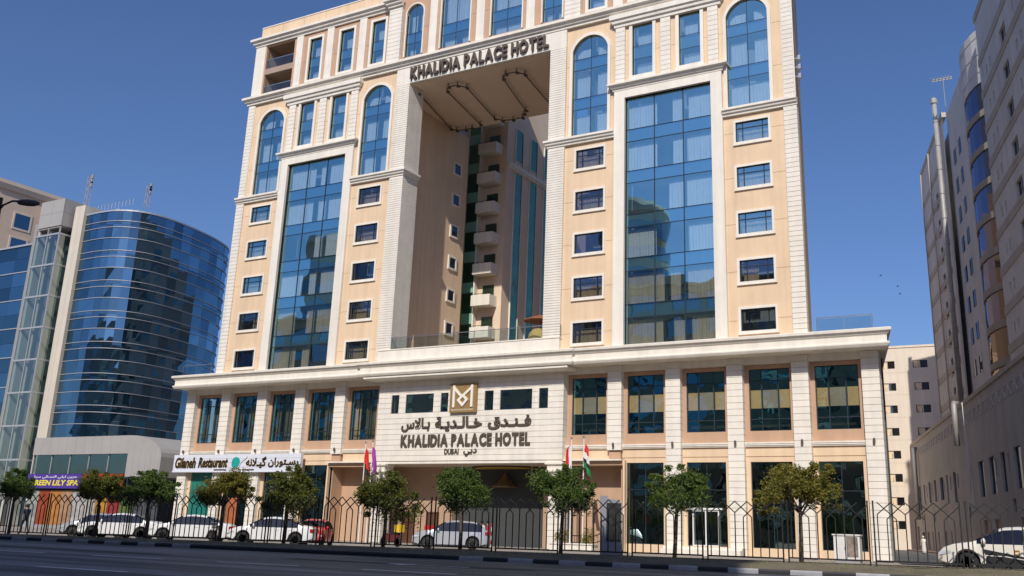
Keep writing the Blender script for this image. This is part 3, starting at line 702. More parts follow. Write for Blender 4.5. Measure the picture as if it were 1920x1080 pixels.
for bb in ((-9.0, -2.6, 2.9, 3.1), (5.6, 9.4, 2.9, 3.1), (-9.0, -8.8, 0.99, 2.9), (9.2, 9.4, 0.99, 2.9), (-2.8, -2.6, 3.1, 9.5), (5.6, 5.8, 3.1, 9.5)): MB().box(*bb, -0.1, 5.86).build('portico_wall', pmat('portico_shade_render', (0.42, 0.28, 0.19), 0.85, 0.07, 0.6), HOTEL)  # wall colour lowered to carry the shade inside the portico
ds = MB()
for x in (-2.6, -1.0, 0.6, 1.4, 2.2, 3.8, 5.5): ds.box(x-0.05, x+0.05, 7.9, 8.05, 0, 5.8)
ds.box(-2.6, 5.6, 7.9, 8.05, 2.6, 2.72); ds = ds.build('entrance_door', M_STEEL, HOTEL)
for a, b in ((-2.6, -1.0), (-1.0, 0.6), (0.6, 1.4), (1.4, 2.2), (2.2, 3.8), (3.8, 5.5)): MB().box(a+0.06, b-0.06, 7.96, 7.98, 0, 5.8).build('pane', M_SHOP, ds)
MB().box(-2.6, 5.6, 9.0, 9.2, 0, 5.8).build('inner_wall', M_INTD, HOTEL)
for x in (-6.8, -4.4):       # small doors lit at the foot of the portico wall
    ring_frame(MB(), x-0.5, x+0.5, 0, 2.3, 0.1, 2.82, 2.92, False).box(x-0.5, x+0.5, 2.86, 2.89, 0, 2.3).build('side_door', pmat('dark_wood', (0.10, 0.045, 0.025), 0.5, 0.15, 4.0), HOTEL)

# ------------------------------------------------------------------ hotel signs
sg = thing('rooftop_sign', 'dark bronze letters reading KHALIDIA PALACE HOTEL high on the portal lintel', 'sign', (XC, -0.62, 0))
letters(sg, 'KHALIDIA PALACE HOTEL', -6.95, 6.95, 38.95, 1.05, -0.1, M_LETTER, 0.22, 0.03, gap=0.10)
sg = thing('entrance_sign', 'dark letters KHALIDIA PALACE HOTEL with Arabic lines on the white entrance block', 'sign', (XC, -0.1, 0))
letters(sg, 'KHALIDIA PALACE HOTEL', -5.7, 6.05, 7.25, 0.85, -0.06, M_LETTER, 0.1, 0.042, gap=0.10)
word(sg, '\ufeb1\ufefb\ufe8e\u0640\ufe91', -5.75, -3.0, 8.38, 9.42, -0.06, M_LETTER, 0.1, 0.03, 'arabic_word')
word(sg, '\ufe94\u0640\ufef3\ufeaa\u0640\ufedf\ufe8e\u0640\ufea7', -2.5, 1.8, 8.36, 9.46, -0.06, M_LETTER, 0.1, 0.03, 'arabic_word')
word(sg, '\ufed5\ufeaa\u0640\ufee8\u0640\ufed3', 2.35, 6.1, 8.40, 9.40, -0.06, M_LETTER, 0.1, 0.03, 'arabic_word')
letters(sg, 'DUBAI', -1.5, -0.2, 6.62, 0.40, -0.05, M_LETTER, 0.07, 0.01)
word(sg, '\ufef2\ufe91\ufea9', 0.25, 1.45, 6.45, 7.0, -0.05, M_LETTER, 0.07, 0.02, 'arabic_word')
pl = MB().box(-1.12, 1.3, -0.28, -0.05, 9.72, 11.95).build('logo_plaque', pmat('gold_plaque', (0.34, 0.22, 0.09), 0.45, 0.08, 1.0, metal=0.25), None, (XC, -0.06, 0), label='square gold plaque with a white interlaced M emblem above the entrance letters', cat='plaque')
M_CREAM = pmat('cream_enamel', (0.80, 0.74, 0.64), 0.5, 0.02)
def stroke(pts, w): # flat ribbon
    b = MB()
    for (xa, za), (xb, zb) in zip(pts[:-1], pts[1:]):
        dx, dz = xb-xa, zb-za; l = math.hypot(dx, dz); nx, nz = -dz/l*w/2, dx/l*w/2
        b.prism_y([(xa+nx-dx/l*w*0.35, za+nz-dz/l*w*0.35), (xa-nx-dx/l*w*0.35, za-nz-dz/l*w*0.35), (xb-nx+dx/l*w*0.35, zb-nz+dz/l*w*0.35), (xb+nx+dx/l*w*0.35, zb+nz+dz/l*w*0.35)], -0.35-0.007*stroke.n, -0.27); stroke.n += 1
    return b
stroke.n = 0
stroke([(-0.74, 10.18), (-0.74, 11.72)], 0.20).build('emblem_stroke', M_CREAM, pl); stroke([(0.92, 10.18), (0.92, 11.72)], 0.20).build('emblem_stroke', M_CREAM, pl)
stroke([(-0.74, 11.62), (-0.1, 11.0)], 0.2).build('emblem_stroke', M_CREAM, pl); stroke([(0.92, 11.62), (-0.30, 10.66), (0.09, 10.26), (0.48, 10.66), (0.22, 10.93)], 0.19).build('emblem_stroke', M_CREAM, pl)
word(pl, 'MOUROUJ GLORIA', -0.95, 1.1, 9.83, 9.98, -0.29, M_CREAM, 0.03, 0.0, 'emblem_caption')
# restaurant sign board
rs = MB().box(-31.2, -16.0, -0.14, 0.16, 5.4, 6.84).box(-31.25, -15.95, -0.18, 0.16, 5.32, 5.42).build('restaurant_sign', pmat('sign_white', (0.66, 0.68, 0.75), 0.5, 0.02), None, (XC, 0, 0), label='long white board lettered Gilaneh Restaurant with a teal round emblem', cat='sign')
for k in (1, 2, 3): MB().box(-31.2, -16.0, -0.146, -0.14, 5.4+0.36*k-0.008, 5.4+0.36*k+0.008).build('board_joint', pmat('joint_grey', (0.3, 0.3, 0.32), 0.7, 0), rs)
M_GOLDL = pmat('gold_letter', (0.50, 0.32, 0.05), 0.4, 0.1, metal=0.2)
for dx, dy, mt in ((0.0, -0.155, M_GOLDL), (0.03, -0.19, pmat('letter_black', (0.02, 0.015, 0.01), 0.4, 0))):
    word(rs, 'Gilaneh', -30.95+dx, -28.35+dx, 5.68, 6.62, dy, mt, 0.03, 0.05 if dx == 0 else 0.022, 'gilt_word', 0.22)
    word(rs, 'Restaurant', -28.0+dx, -24.4+dx, 5.72, 6.60, dy, mt, 0.03, 0.05 if dx == 0 else 0.022, 'gilt_word', 0.22)
    word(rs, '\ufee5\ufe8d\ufead\ufeee\ufe98\u0640\ufeb3\ufead', -19.6+dx, -16.2+dx, 5.72, 6.52, dy, mt, 0.03, 0.04 if dx == 0 else 0.018, 'arabic_word')
    word(rs, '\ufeea\ufee7\ufefc\u0640\ufbff\ufb94', -22.2+dx, -19.85+dx, 5.66, 6.62, dy, mt, 0.03, 0.04 if dx == 0 else 0.018, 'arabic_word')
MB().lathe([(0.0, -0.02), (0.50, -0.02), (0.50, 0.03), (0.0, 0.03)], 24).build('emblem_disc', pmat('teal_enamel', (0.02, 0.32, 0.28), 0.4, 0.1), rs, (-23.4, -0.16, 6.1), (R(90), 0, 0))
MB().tube([(-23.25, -0.2, 5.6), (-22.95, -0.2, 5.8), (-22.8, -0.2, 6.1), (-22.6, -0.2, 6.3), (-22.25, -0.2, 6.45), (-22.1, -0.2, 6.65)], 0.035, 5).build('emblem_swirl', M_CREAM, rs)
MB().box(-26.0, -24.5, -0.16, -0.14, 5.46, 5.58).box(-22.6, -21.2, -0.16, -0.14, 5.46, 5.58).build('small_caption', M_LETTER, rs)

# =================================================================== GROUND, ROAD, FORECOURT
def yfence(x): return -32.3+0.055*(x+48.5)
def ykerb(x): return -33.9+0.07*(x+45.5)
def zfence(x): return max(0.25, min(0.56, 0.34+(x+48.5)*0.0042))
def zf(x, y):
    t = max(0.0, min(1.0, (y-yfence(x))/15.0)); t = t*t*(3-2*t)
    return (zfence(x)-0.04)*(1-t)
def ground_mat(name, c1, c2, scale, rough=0.9, bump=0.3, bscale=40, c3=None, fine=60, stretch=None):
    m = bpy.data.materials.new(name); m.use_nodes = True; nt = m.node_tree; b = nt.nodes['Principled BSDF']; b.inputs['Roughness'].default_value = rough
    g = nt.nodes.new('ShaderNodeNewGeometry'); n1 = nt.nodes.new('ShaderNodeTexNoise'); n1.inputs['Scale'].default_value = scale; n1.inputs['Detail'].default_value = 8; n1.inputs['Roughness'].default_value = 0.7
    n2 = nt.nodes.new('ShaderNodeTexNoise'); n2.inputs['Scale'].default_value = fine; n2.inputs['Detail'].default_value = 3
    mx = nt.nodes.new('ShaderNodeMix'); mx.data_type = 'RGBA'; cr = nt.nodes.new('ShaderNodeMapRange'); cr.inputs[1].default_value = 0.43 if stretch else 0.35; cr.inputs[2].default_value = 0.60 if stretch else 0.68; n1.inputs['Detail'].default_value = 4 if stretch else 8
    mpg = nt.nodes.new('ShaderNodeMapping'); mpg.inputs['Scale'].default_value = stretch or (1, 1, 1); nt.links.new(g.outputs['Position'], mpg.inputs['Vector']); nt.links.new(mpg.outputs[0], n1.inputs['Vector']); nt.links.new(g.outputs['Position'], n2.inputs['Vector']); nt.links.new(n1.outputs['Fac'], cr.inputs[0]); nt.links.new(cr.outputs[0], mx.inputs[0])
    mx.inputs[6].default_value = (*c1, 1); mx.inputs[7].default_value = (*c2, 1)
    m2 = nt.nodes.new('ShaderNodeMapRange'); m2.inputs[1].default_value = 0.3; m2.inputs[2].default_value = 0.7; m2.inputs[3].default_value = 0.75; m2.inputs[4].default_value = 1.25
    nt.links.new(n2.outputs['Fac'], m2.inputs[0]); sc = nt.nodes.new('ShaderNodeVectorMath'); sc.operation = 'SCALE'
    nt.links.new(mx.outputs[2], sc.inputs[0]); nt.links.new(m2.outputs[0], sc.inputs['Scale']); nt.links.new(sc.outputs[0], b.inputs['Base Color'])
    bp = nt.nodes.new('ShaderNodeBump'); bp.inputs['Strength'].default_value = bump; bp.inputs['Distance'].default_value = 0.02
    n3 = nt.nodes.new('ShaderNodeTexNoise'); n3.inputs['Scale'].default_value = bscale; nt.links.new(g.outputs['Position'], n3.inputs['Vector']); nt.links.new(n3.outputs['Fac'], bp.inputs['Height']); nt.links.new(bp.outputs[0], b.inputs['Normal'])
    MATS[name] = m; return m
M_ASPH = ground_mat('asphalt', (0.035, 0.036, 0.04), (0.19, 0.196, 0.2), 1.0, 0.62, 0.5, 60, stretch=(0.04, 0.55, 1))
M_SAND = ground_mat('sandy_ground', (0.24, 0.20, 0.15), (0.33, 0.28, 0.21), 0.15, 0.95, 0.4, 8)
M_PAVER = ground_mat('forecourt_pavers', (0.26, 0.23, 0.195), (0.36, 0.32, 0.275), 0.4, 0.85, 0.4, 14)
M_VERGE = ground_mat('dusty_verge', (0.17, 0.14, 0.095), (0.10, 0.09, 0.055), 1.2, 0.95, 0.8, 12)
MB().quad((-1500, -1500, -0.12), (1500, -1500, -0.12), (1500, 1500, -0.12), (-1500, 1500, -0.12)).build('ground', M_SAND, kind='structure', label='sandy ground reaching to the horizon')
mb = MB(); xs = [-300, -120, -80]+[-76+4*k for k in range(24)]+[30, 120, 300]
for a, b in zip(xs[:-1], xs[1:]): mb.quad((a, -78, 0.12), (b, -78, 0.12), (b, ykerb(b)+0.05, 0.12), (a, ykerb(a)+0.05, 0.12))
mb.build('road', M_ASPH, kind='structure', label='dark asphalt road in front of the kerb')
M_KWI = pmat('concrete_ring', (0.22, 0.21, 0.20), 0.85, 0.15, 4.0)
M_PAINT = pmat('road_paint', (0.80, 0.80, 0.78), 0.7, 0.25, 2.0)
rm = thing('lane_markings', 'worn white lane dashes painted on the dark road', 'road marking', (0, 0, 0.124)); rm['kind'] = 'structure'
for y in (-42.1, -48.4, -54.8):
    for k in range(-14, 9):
        x = -27.8+5.0*k+(0.8 if y < -45 else 0); yy = y+0.07*(x+20)
        MB().quad((x, yy-0.1, 0), (x+2.9, yy+0.1, 0), (x+2.9, yy+0.3, 0), (x, yy+0.1, 0)).build('lane_dash', M_PAINT, rm)
for x0 in (-18.6, -58.0):
    MB().add([(x0-0.8, -37.9, 0), (x0+1.4, -37.75, 0), (x0+1.4, -37.6, 0), (x0-0.8, -37.75, 0)], [(0, 1, 2, 3)]).add([(x0-1.6, -37.8, 0), (x0-0.7, -38.2, 0), (x0-0.7, -37.4, 0)], [(0, 1, 2)]).build('arrow_mark', M_PAINT, rm)
# manhole covers and a patched trench in the asphalt
M_IRON = pmat('cast_iron', (0.05, 0.045, 0.04), 0.6, 0.3, 8.0)
for x, y, lab in ((-13.5, -39.5, 'round iron manhole cover right of the road arrow'), (-30.0, -45.5, 'round iron manhole cover between the left lane dashes')):
    t = thing('manhole_cover', lab, 'manhole', (x, y, 0.123)); MB().lathe([(0.0, 0), (0.34, 0), (0.34, 0.008), (0.0, 0.008)], 20).build('lid', M_IRON, t); MB().lathe([(0.36, 0), (0.44, 0), (0.44, 0.005), (0.36, 0.005)], 20).build('rim', M_KWI, t)
for k, (x, y, l, w) in enumerate(((-24.0, -38.6, 9.0, 1.0), (-9.0, -44.0, 6.5, 1.4), (-40.0, -41.0, 12.0, 0.8))):
    MB().add([(x, y, 0.1235), (x+l, y+0.07*l, 0.1235), (x+l+0.1, y+0.07*l+w, 0.1235), (x-0.1, y+w, 0.1235)], [(0, 1, 2, 3)]).build('road_patch', pmat('patch_asphalt', (0.022, 0.022, 0.024), 0.85, 0.25, 2.0), kind='structure', label='dark repaired strip of asphalt')
# forecourt surface
mb = MB(); nx, ny = 60, 24; X0, X1 = -110.0, 30.0
pts = [[None]*(ny+1) for _ in range(nx+1)]
for i in range(nx+1):
    x = X0+(X1-X0)*i/nx; ya = yfence(x)-0.05
    for j in range(ny+1):
        y = ya+(26-ya)*j/ny; pts[i][j] = (x, y, zf(x, y)-0.02)
vs = [p for c in pts for p in c]; fs = [(i*(ny+1)+j, (i+1)*(ny+1)+j, (i+1)*(ny+1)+j+1, i*(ny+1)+j+1) for i in range(nx) for j in range(ny)]
mb.add(vs, fs); mb.build('forecourt', M_PAVER, kind='structure', label='paved forecourt between the fence and the hotel')
# verge between kerb and fence
mb = MB(); vs = []; n = 90
rnd = random.Random(3)
for i in range(n+1):
    x = -110+140*i/n; a = ykerb(x)+0.16; b = yfence(x)+0.25
    for j in range(5):
        t = j/4; vs.append((x, a+(b-a)*t, 0.262+(zfence(x)-0.262)*t+(rnd.uniform(-0.02, 0.03) if 0 < j < 4 else 0)))
mb.add(vs, [(i*5+j, (i+1)*5+j, (i+1)*5+j+1, i*5+j+1) for i in range(n) for j in range(4)]); mb.build('verge', M_VERGE, kind='structure', label='narrow dusty verge behind the kerb')
# dry grass and litter of leaves on the verge
rnd = random.Random(8); gv = []; gf = []
for c in range(260):
    cx = rnd.uniform(-62, 6); ct = rnd.uniform(0.1, 0.95); a = ykerb(cx)+0.2; b = yfence(cx)+0.2
    for k in range(rnd.randint(4, 16)):
        x = cx+rnd.gauss(0, 0.12); y = a+(b-a)*ct+rnd.gauss(0, 0.06); z = 0.262+(zfence(x)-0.262)*ct; h = rnd.uniform(0.03, 0.14); dx, dy = rnd.gauss(0, 0.04), rnd.gauss(0, 0.04); w = 0.006
        n0 = len(gv); gv += [(x-w, y, z-0.01), (x+w, y, z-0.01), (x+dx, y+dy, z+h)]; gf.append((n0, n0+1, n0+2))
MB().add(gv, gf).build('dry_grass', pmat('dry_grass', (0.20, 0.19, 0.07), 0.9, 0.3, 2.0), kind='stuff', label='sparse tufts of dry grass on the verge', cat='grass')
# kerb stones, black and pale by turns
kb = thing('kerb', 'kerb of alternating black and pale grey stones along the road', 'kerb'); kb['kind'] = 'structure'
M_KB = pmat('kerb_black', (0.018, 0.018, 0.022), 0.6, 0.25, 3.0); M_KW = pmat('kerb_grey', (0.30, 0.30, 0.31), 0.7, 0.15, 3.0)
def kst(m): return MB().prism_x([(0, -0.1), (0, 0.10), (0.03, 0.15), (0.18, 0.15), (0.18, -0.1)], 0.006, 0.994).mesh('kerb_stone', m)
kmb, kmw = kst(M_KB), kst(M_KW); ka = math.atan(0.07)
for k in range(-66, 18):
    x = k*math.cos(ka)*1.0-0.3; dark = k % 2 == 0 or k in (-33, -31, -29, -27, -25, -23)
    obj('kerb_stone', kmb if dark else kmw, kb, (x, ykerb(x), 0.12), (0, 0, ka))
# side street between the hotel and the right-hand flats
mb = MB(); mb.add([(-11.0, -3, 0.02), (-1.0, -3, 0.02), (-24.5, 79, 0.03), (-50, 190, 0.03), (-60, 190, 0.03), (-29.5, 79, 0.03)], [(0, 1, 2, 5), (5, 2, 3, 4)]); mb.build('side_street', M_ASPH, kind='structure', label='narrow side street running back beside the hotel')
mb = MB()
for (ax, ay), (bx, by) in (((-1.0, -3), (-24.5, 79)), ((-24.5, 79), (-50, 190))):
    mb.add([(ax-0.15, ay, 0.0), (ax+0.9, ay, 0.0), (bx+0.9, by, 0.0), (bx-0.15, by, 0.0), (ax-0.15, ay, 0.17), (ax+0.9, ay, 0.17), (bx+0.9, by, 0.17), (bx-0.15, by, 0.17)], [(4, 5, 6, 7), (0, 1, 5, 4), (3, 0, 4, 7), (1, 2, 6, 5)])
mb.build('pavement', pmat('red_pavement', (0.33, 0.20, 0.16), 0.85, 0.1, 2.0), kind='structure', label='raised reddish pavement along the side street')

# =================================================================== FENCE
FE = thing('fence', 'black iron railing of pointed arches and diamonds along the verge', 'fence')
PER = 0.86; PANEL = 2.74; BAR = 0.0155
m_v = MB().box(-BAR, BAR, -BAR, BAR, 0.1, 1.535).mesh('bar', M_BLACK); m_a = MB().box(-BAR, BAR, -BAR, BAR, 0.1, 1.38).mesh('bar', M_BLACK)
def slant(dx, dz):
    l = math.hypot(dx, dz); nx, nz = -dz/l*BAR, dx/l*BAR
    return MB().prism_y([(nx, nz), (-nx, -nz), (dx-nx, dz-nz), (dx+nx, dz+nz)], -BAR, BAR).mesh('lattice_bar', M_BLACK)
P1 = PER*0.5
m_sv = {s: slant(s*P1, 0.365) for s in (1, -1)}; m_sa = {s: slant(s*PER*0.66, 0.52) for s in (1, -1)}
m_post = MB().box(-0.022, 0.022, -0.022, 0.022, -0.15, 1.93).prism_z([(-0.03, -0.03), (0.03, -0.03), (0.03, 0.03), (-0.03, 0.03)], 1.93, 1.95).mesh('post', M_BLACK)
m_rail = MB().box(0, PANEL-0.17, -0.022, 0.022, 0.08, 0.13).mesh('bottom_rail', M_BLACK)
fa = math.atan(0.055); x = -59.0; npan = 23
for p in range(npan):
    xb = x+p*PANEL; z = zfence(xb+1.3); y = yfence(xb)
    z += random.uniform(-0.012, 0.012); y += random.uniform(-0.02, 0.02)
    def at(u): return (xb+u*math.cos(fa), y+u*math.sin(fa), z)
    for u in (0.05, PANEL-0.12): obj('post', m_post, FE, at(u), (0, 0, fa))
    obj('bottom_rail', m_rail, FE, at(0.05), (0, 0, fa))
    for k in range(3):
        u0 = 0.17+k*(PER-0.01)
        obj('bar', m_v, FE, at(u0), (0, 0, fa)); obj('bar', m_a, FE, at(u0+PER/3), (0, 0, fa)); obj('bar', m_a, FE, at(u0+2*PER/3), (0, 0, fa))
        q = at(u0); q = (q[0], q[1], z+1.53)
        obj('lattice_bar', m_sv[1], FE, q, (0, 0, fa))
        if k > 0 : obj('lattice_bar', m_sv[-1], FE, q, (0, 0, fa))
        q = at(u0+2*PER/3); obj('lattice_bar', m_sa[-1], FE, (q[0], q[1], z+1.38), (0, 0, fa))
        if k < 2: q = at(u0+PER/3); obj('lattice_bar', m_sa[1], FE, (q[0], q[1], z+1.38), (0, 0, fa))
        else: q = at(u0+PER/3); obj('lattice_bar', slant(PER*0.56, 0.44), FE, (q[0], q[1], z+1.38), (0, 0, fa))

# =================================================================== TREES
def leaf_mat(name, c1, c2, c3):
    m = bpy.data.materials.new(name); m.use_nodes = True; nt = m.node_tree; b = nt.nodes['Principled BSDF']; b.inputs['Roughness'].default_value = 0.55
    g = nt.nodes.new('ShaderNodeNewGeometry'); cr = nt.nodes.new('ShaderNodeValToRGB'); e = cr.color_ramp.elements
    e[0].color = (*c1, 1); e[1].color = (*c3, 1); e[1].position = 1.0; k = e.new(0.55); k.color = (*c2, 1)
    n = nt.nodes.new('ShaderNodeTexNoise'); n.inputs['Scale'].default_value = 1.4; nt.links.new(g.outputs['Position'], n.inputs['Vector'])
    a = nt.nodes.new('ShaderNodeMath'); a.operation = 'MULTIPLY_ADD'; a.inputs[1].default_value = 0.55; nt.links.new(g.outputs['Random Per Island'], a.inputs[0])
    s = nt.nodes.new('ShaderNodeMath'); s.operation = 'MULTIPLY'; s.inputs[1].default_value = 0.5; nt.links.new(n.outputs['Fac'], s.inputs[0]); nt.links.new(s.outputs[0], a.inputs[2]); nt.links.new(a.outputs[0], cr.inputs[0])
    nt.links.new(cr.outputs[0], b.inputs['Base Color'])
    t = nt.nodes.new('ShaderNodeBsdfTranslucent'); nt.links.new(cr.outputs[0], t.inputs[0]); mx = nt.nodes.new('ShaderNodeMixShader'); mx.inputs[0].default_value = 0.38
    nt.links.new(b.outputs[0], mx.inputs[1]); nt.links.new(t.outputs[0], mx.inputs[2]); nt.links.new(mx.outputs[0], nt.nodes['Material Output'].inputs[0])
    return m
LEAF = [leaf_mat('olive_leaves', (0.05, 0.08, 0.012), (0.12, 0.145, 0.02), (0.24, 0.20, 0.03)), leaf_mat('green_leaves', (0.04, 0.085, 0.014), (0.095, 0.155, 0.025), (0.17, 0.20, 0.035)), leaf_mat('golden_leaves', (0.07, 0.11, 0.015), (0.20, 0.19, 0.025), (0.36, 0.22, 0.045))]
M_BARK = pmat('bark', (0.10, 0.075, 0.055), 0.9, 0.25, 6.0, bump=0.5, bscale=20)
def crown_mesh(rx, rz, nleaf, seed, mat, gaps=0.0):
    rnd = random.Random(seed); v = []; f = []
    lobes = []
    for k in range(7):          # a few boughs of unequal size make the outline uneven
        a = 2*math.pi*k/6+rnd.uniform(-0.6, 0.6) if k < 6 else 0; d = rnd.uniform(0.45, 0.8) if k < 6 else 0.15; w = rnd.uniform(0.36, 0.62)
        lobes.append((rx*d*math.cos(a), rx*d*math.sin(a), rz*rnd.uniform(-0.55, 0.5) if k < 6 else rz*0.45, w))
    cl = []
    while len(cl) < 64:
        lx, ly, lz, lw_ = lobes[rnd.randrange(7)]
        if gaps and rnd.random() < gaps and lobes.index((lx, ly, lz, lw_)) in (0, 5): continue
        q = Vector((rnd.gauss(0, 1), rnd.gauss(0, 1), rnd.gauss(0, 1))).normalized()*rnd.uniform(0.3, 1.0)
        cl.append(((lx+q.x*rx*lw_, ly+q.y*rx*lw_, lz+q.z*rz*lw_*1.05), rnd.uniform(0.11, 0.25)))
    for k in range(26):         # loose twigs reaching out of the crown
        a = rnd.uniform(0, 2*math.pi); u = rnd.uniform(-0.6, 1.0); r = rnd.uniform(0.95, 1.25); k2 = math.sqrt(max(0.05, 1-u*u))
        cl.append(((rx*r*k2*math.cos(a), rx*r*k2*math.sin(a), rz*r*u), 0.07))
    for i in range(nleaf):
        c, s = cl[rnd.randrange(len(cl))]
        g3 = lambda: max(-1.7, min(1.7, rnd.gauss(0, 1)))
        p = Vector((c[0]+g3()*s, c[1]+g3()*s, c[2]+g3()*s*0.8))
        d = Vector((rnd.gauss(0, 1), rnd.gauss(0, 1), rnd.gauss(-0.2, 0.7))).normalized(); e = d.cross(Vector((rnd.gauss(0, 1), rnd.gauss(0, 1), rnd.gauss(0, 1)))).normalized()
        l = rnd.uniform(0.035, 0.075); w = l*rnd.uniform(0.30, 0.5); n0 = len(v)
        q = d.cross(e)*l*0.15
        v += [tuple(p-d*l), tuple(p+e*w+q), tuple(p+d*l), tuple(p-e*w+q)]; f.append((n0, n0+1, n0+2, n0+3))
    me = bpy.data.meshes.new('crown'); me.from_pydata(v, [], f); me.materials.append(mat); me.update(); return me
def tree(x, y, h, rx, rz, seed, mat, label, lean=0.0, n=14000):
    z0 = zf(x, y)-0.05; t = thing('street_tree', label, 'tree', (x, y, z0), 0, 'small round trees along the fence'); rnd = random.Random(seed)
    hz = h-rz
    tr = MB(); tr.tube([(0, 0, 0), (lean*0.3+rnd.uniform(-.03, .03), 0.02, hz*0.35), (lean*0.7, -0.02, hz*0.7), (lean, 0, hz*0.95)], 0.085, 8, r1=0.055)
    for k in range(7):
        a = 2*math.pi*k/7+rnd.uniform(-.3, .3); rr = rx*rnd.uniform(0.45, 0.8)
        tr.tube([(lean*0.75, 0, hz*0.68+0.04*k), (lean+rr*0.4*math.cos(a), rr*0.4*math.sin(a), hz*0.9), (lean+rr*math.cos(a), rr*math.sin(a), hz+rz*rnd.uniform(-0.1, 0.6))], 0.04, 5, r1=0.01)
    tr.build('trunk', M_BARK, t, smooth=True)
    obj('crown', crown_mesh(rx-0.17, rz-0.02, n, seed, mat, 0.6 if seed % 3 == 2 else 0.0), t, (lean, 0, hz))
    return t
TREES = [(-49.8, 3.15, 0.85, 0.75, 1, 'dark round tree at the far left end of the railing'), (-43.6, 3.05, 1.05, 0.75, 0, 'small tree between the spa banner and the left parked cars'),
         (-40.2, 3.15, 1.2, 0.8, 1, 'dark tree left of the restaurant sign board'), (-35.6, 3.1, 1.12, 0.85, 2, 'golden olive tree below the Gilaneh lettering'),
         (-31.9, 3.15, 1.2, 1.0, 0, 'bushy olive tree below the Arabic end of the restaurant board'), (-26.7, 3.05, 1.2, 1.02, 0, 'thin tree in front of the two left flagpoles'),
         (-23.0, 3.2, 1.1, 0.85, 1, 'dense dark tree before the portico and the silver car'), (-18.6, 3.15, 1.2, 0.85, 1, 'open tree before the right portico column'),
         (-14.1, 3.15, 1.15, 0.82, 1, 'green tree between the advertising totem and the shop door'), (-9.6, 3.35, 1.4, 1.12, 2, 'largest golden green tree right of the shop door')]
for i, (x, h, rx, rz, mt, lab) in enumerate(TREES): tree(x, yfence(x)+1.35, h, rx, rz, i+21, LEAF[mt], lab, lean=[0, .05, -.05, .05, 0, .1, -.05, .1, .15, 0.05][i])

# =================================================================== STREET FURNITURE
sl = thing('street_lamp', 'tall dark street lamp with two curved arms at the left edge', 'street lamp', (-30.6, -46.0, 0.12), R(20))

MB().tube([(0, 0, 0), (0, 0, 6), (0, 0, 11.0)], 0.13, 10, r1=0.08).build('pole', M_BLACK, sl)
for s in (1, -1):
    arm = MB().tube([(0, 0, 10.55), (s*0.15, 0, 10.75), (s*0.45, 0, 10.88), (s*0.75, 0, 10.86)], 0.035, 6).build('arm', M_BLACK, sl)
    h = MB(); h.lathe([(0.03, -0.62), (0.12, -0.5), (0.155, -0.1), (0.14, 0.25), (0.08, 0.45), (0.03, 0.5)], 10, (0, 0, 0), 1, 0.55)
    h.build('lamp_head', pmat('lamp_grey', (0.09, 0.08, 0.08), 0.5, 0.1), sl, (s*1.08, 0, 10.80), (0, R(96)*s, 0), smooth=True).scale = (0.75, 0.75, 0.75)
# advertising totem
M_TOT = pmat('totem_blue_grey', (0.25, 0.26, 0.29), 0.5, 0.06)
tx, ty = -16.25, yfence(-16.25)+0.75
tt = thing('advertising_totem', 'blue grey advertising totem with a dark framed screen behind the railing', 'billboard', (tx, ty, zf(tx, ty)), R(28))
o = [(-0.42, 0.0), (0.42, 0.0), (0.38, 0.25), (0.38, 1.75)]+[(0.38-0.25*(1-math.cos(a)), 1.75+0.22*math.sin(a)) for a in (0.4, 0.8, 1.2, 1.57)]+[(-0.16, 2.0), (-0.16, 2.1), (-0.42, 2.1)]
MB().prism_y(o, -0.12, 0.12).build('casing', M_TOT, tt)
MB().box(-0.20, 0.33, -0.14, -0.115, 0.5, 1.85).build('screen_frame', M_BLACK, tt); MB().box(-0.16, 0.30, -0.15, -0.14, 0.56, 1.8).build('screen', pmat('dark_screen', (0.02, 0.022, 0.02), 0.15, 0.3, 6.0), tt)
# utility cabinet against the facade
uc = thing('utility_cabinet', 'white utility cabinet with a printed panel before the last shop window', 'cabinet', (-13.6, -4.4, 0.0))
M_CAB = pmat('cabinet_white', (0.66, 0.64, 0.60), 0.6, 0.08, 2.0, streak=0.15)
MB().box(-0.72, 0.72, -0.3, 0.3, 0.1, 1.45).build('cabinet_body', M_CAB, uc); MB().box(-0.78, 0.78, -0.36, 0.36, 1.45, 1.52).build('lid', M_CAB, uc); MB().box(-0.7, 0.7, -0.28, 0.28, -0.1, 0.1).build('plinth', M_KW, uc)
MB().box(0.02, 0.62, -0.315, -0.3, 0.3, 1.38).build('printed_panel', ground_mat('printed_panel', (0.30, 0.24, 0.2), (0.08, 0.06, 0.05), 3.5, 0.5, 0.0, 5), uc)
MB().box(-0.012, 0.012, -0.306, -0.3, 0.12, 1.43).build('door_gap', M_BLACK, uc); MB().box(-0.12, -0.06, -0.34, -0.3, 0.7, 0.85).build('handle', M_STEEL, uc)
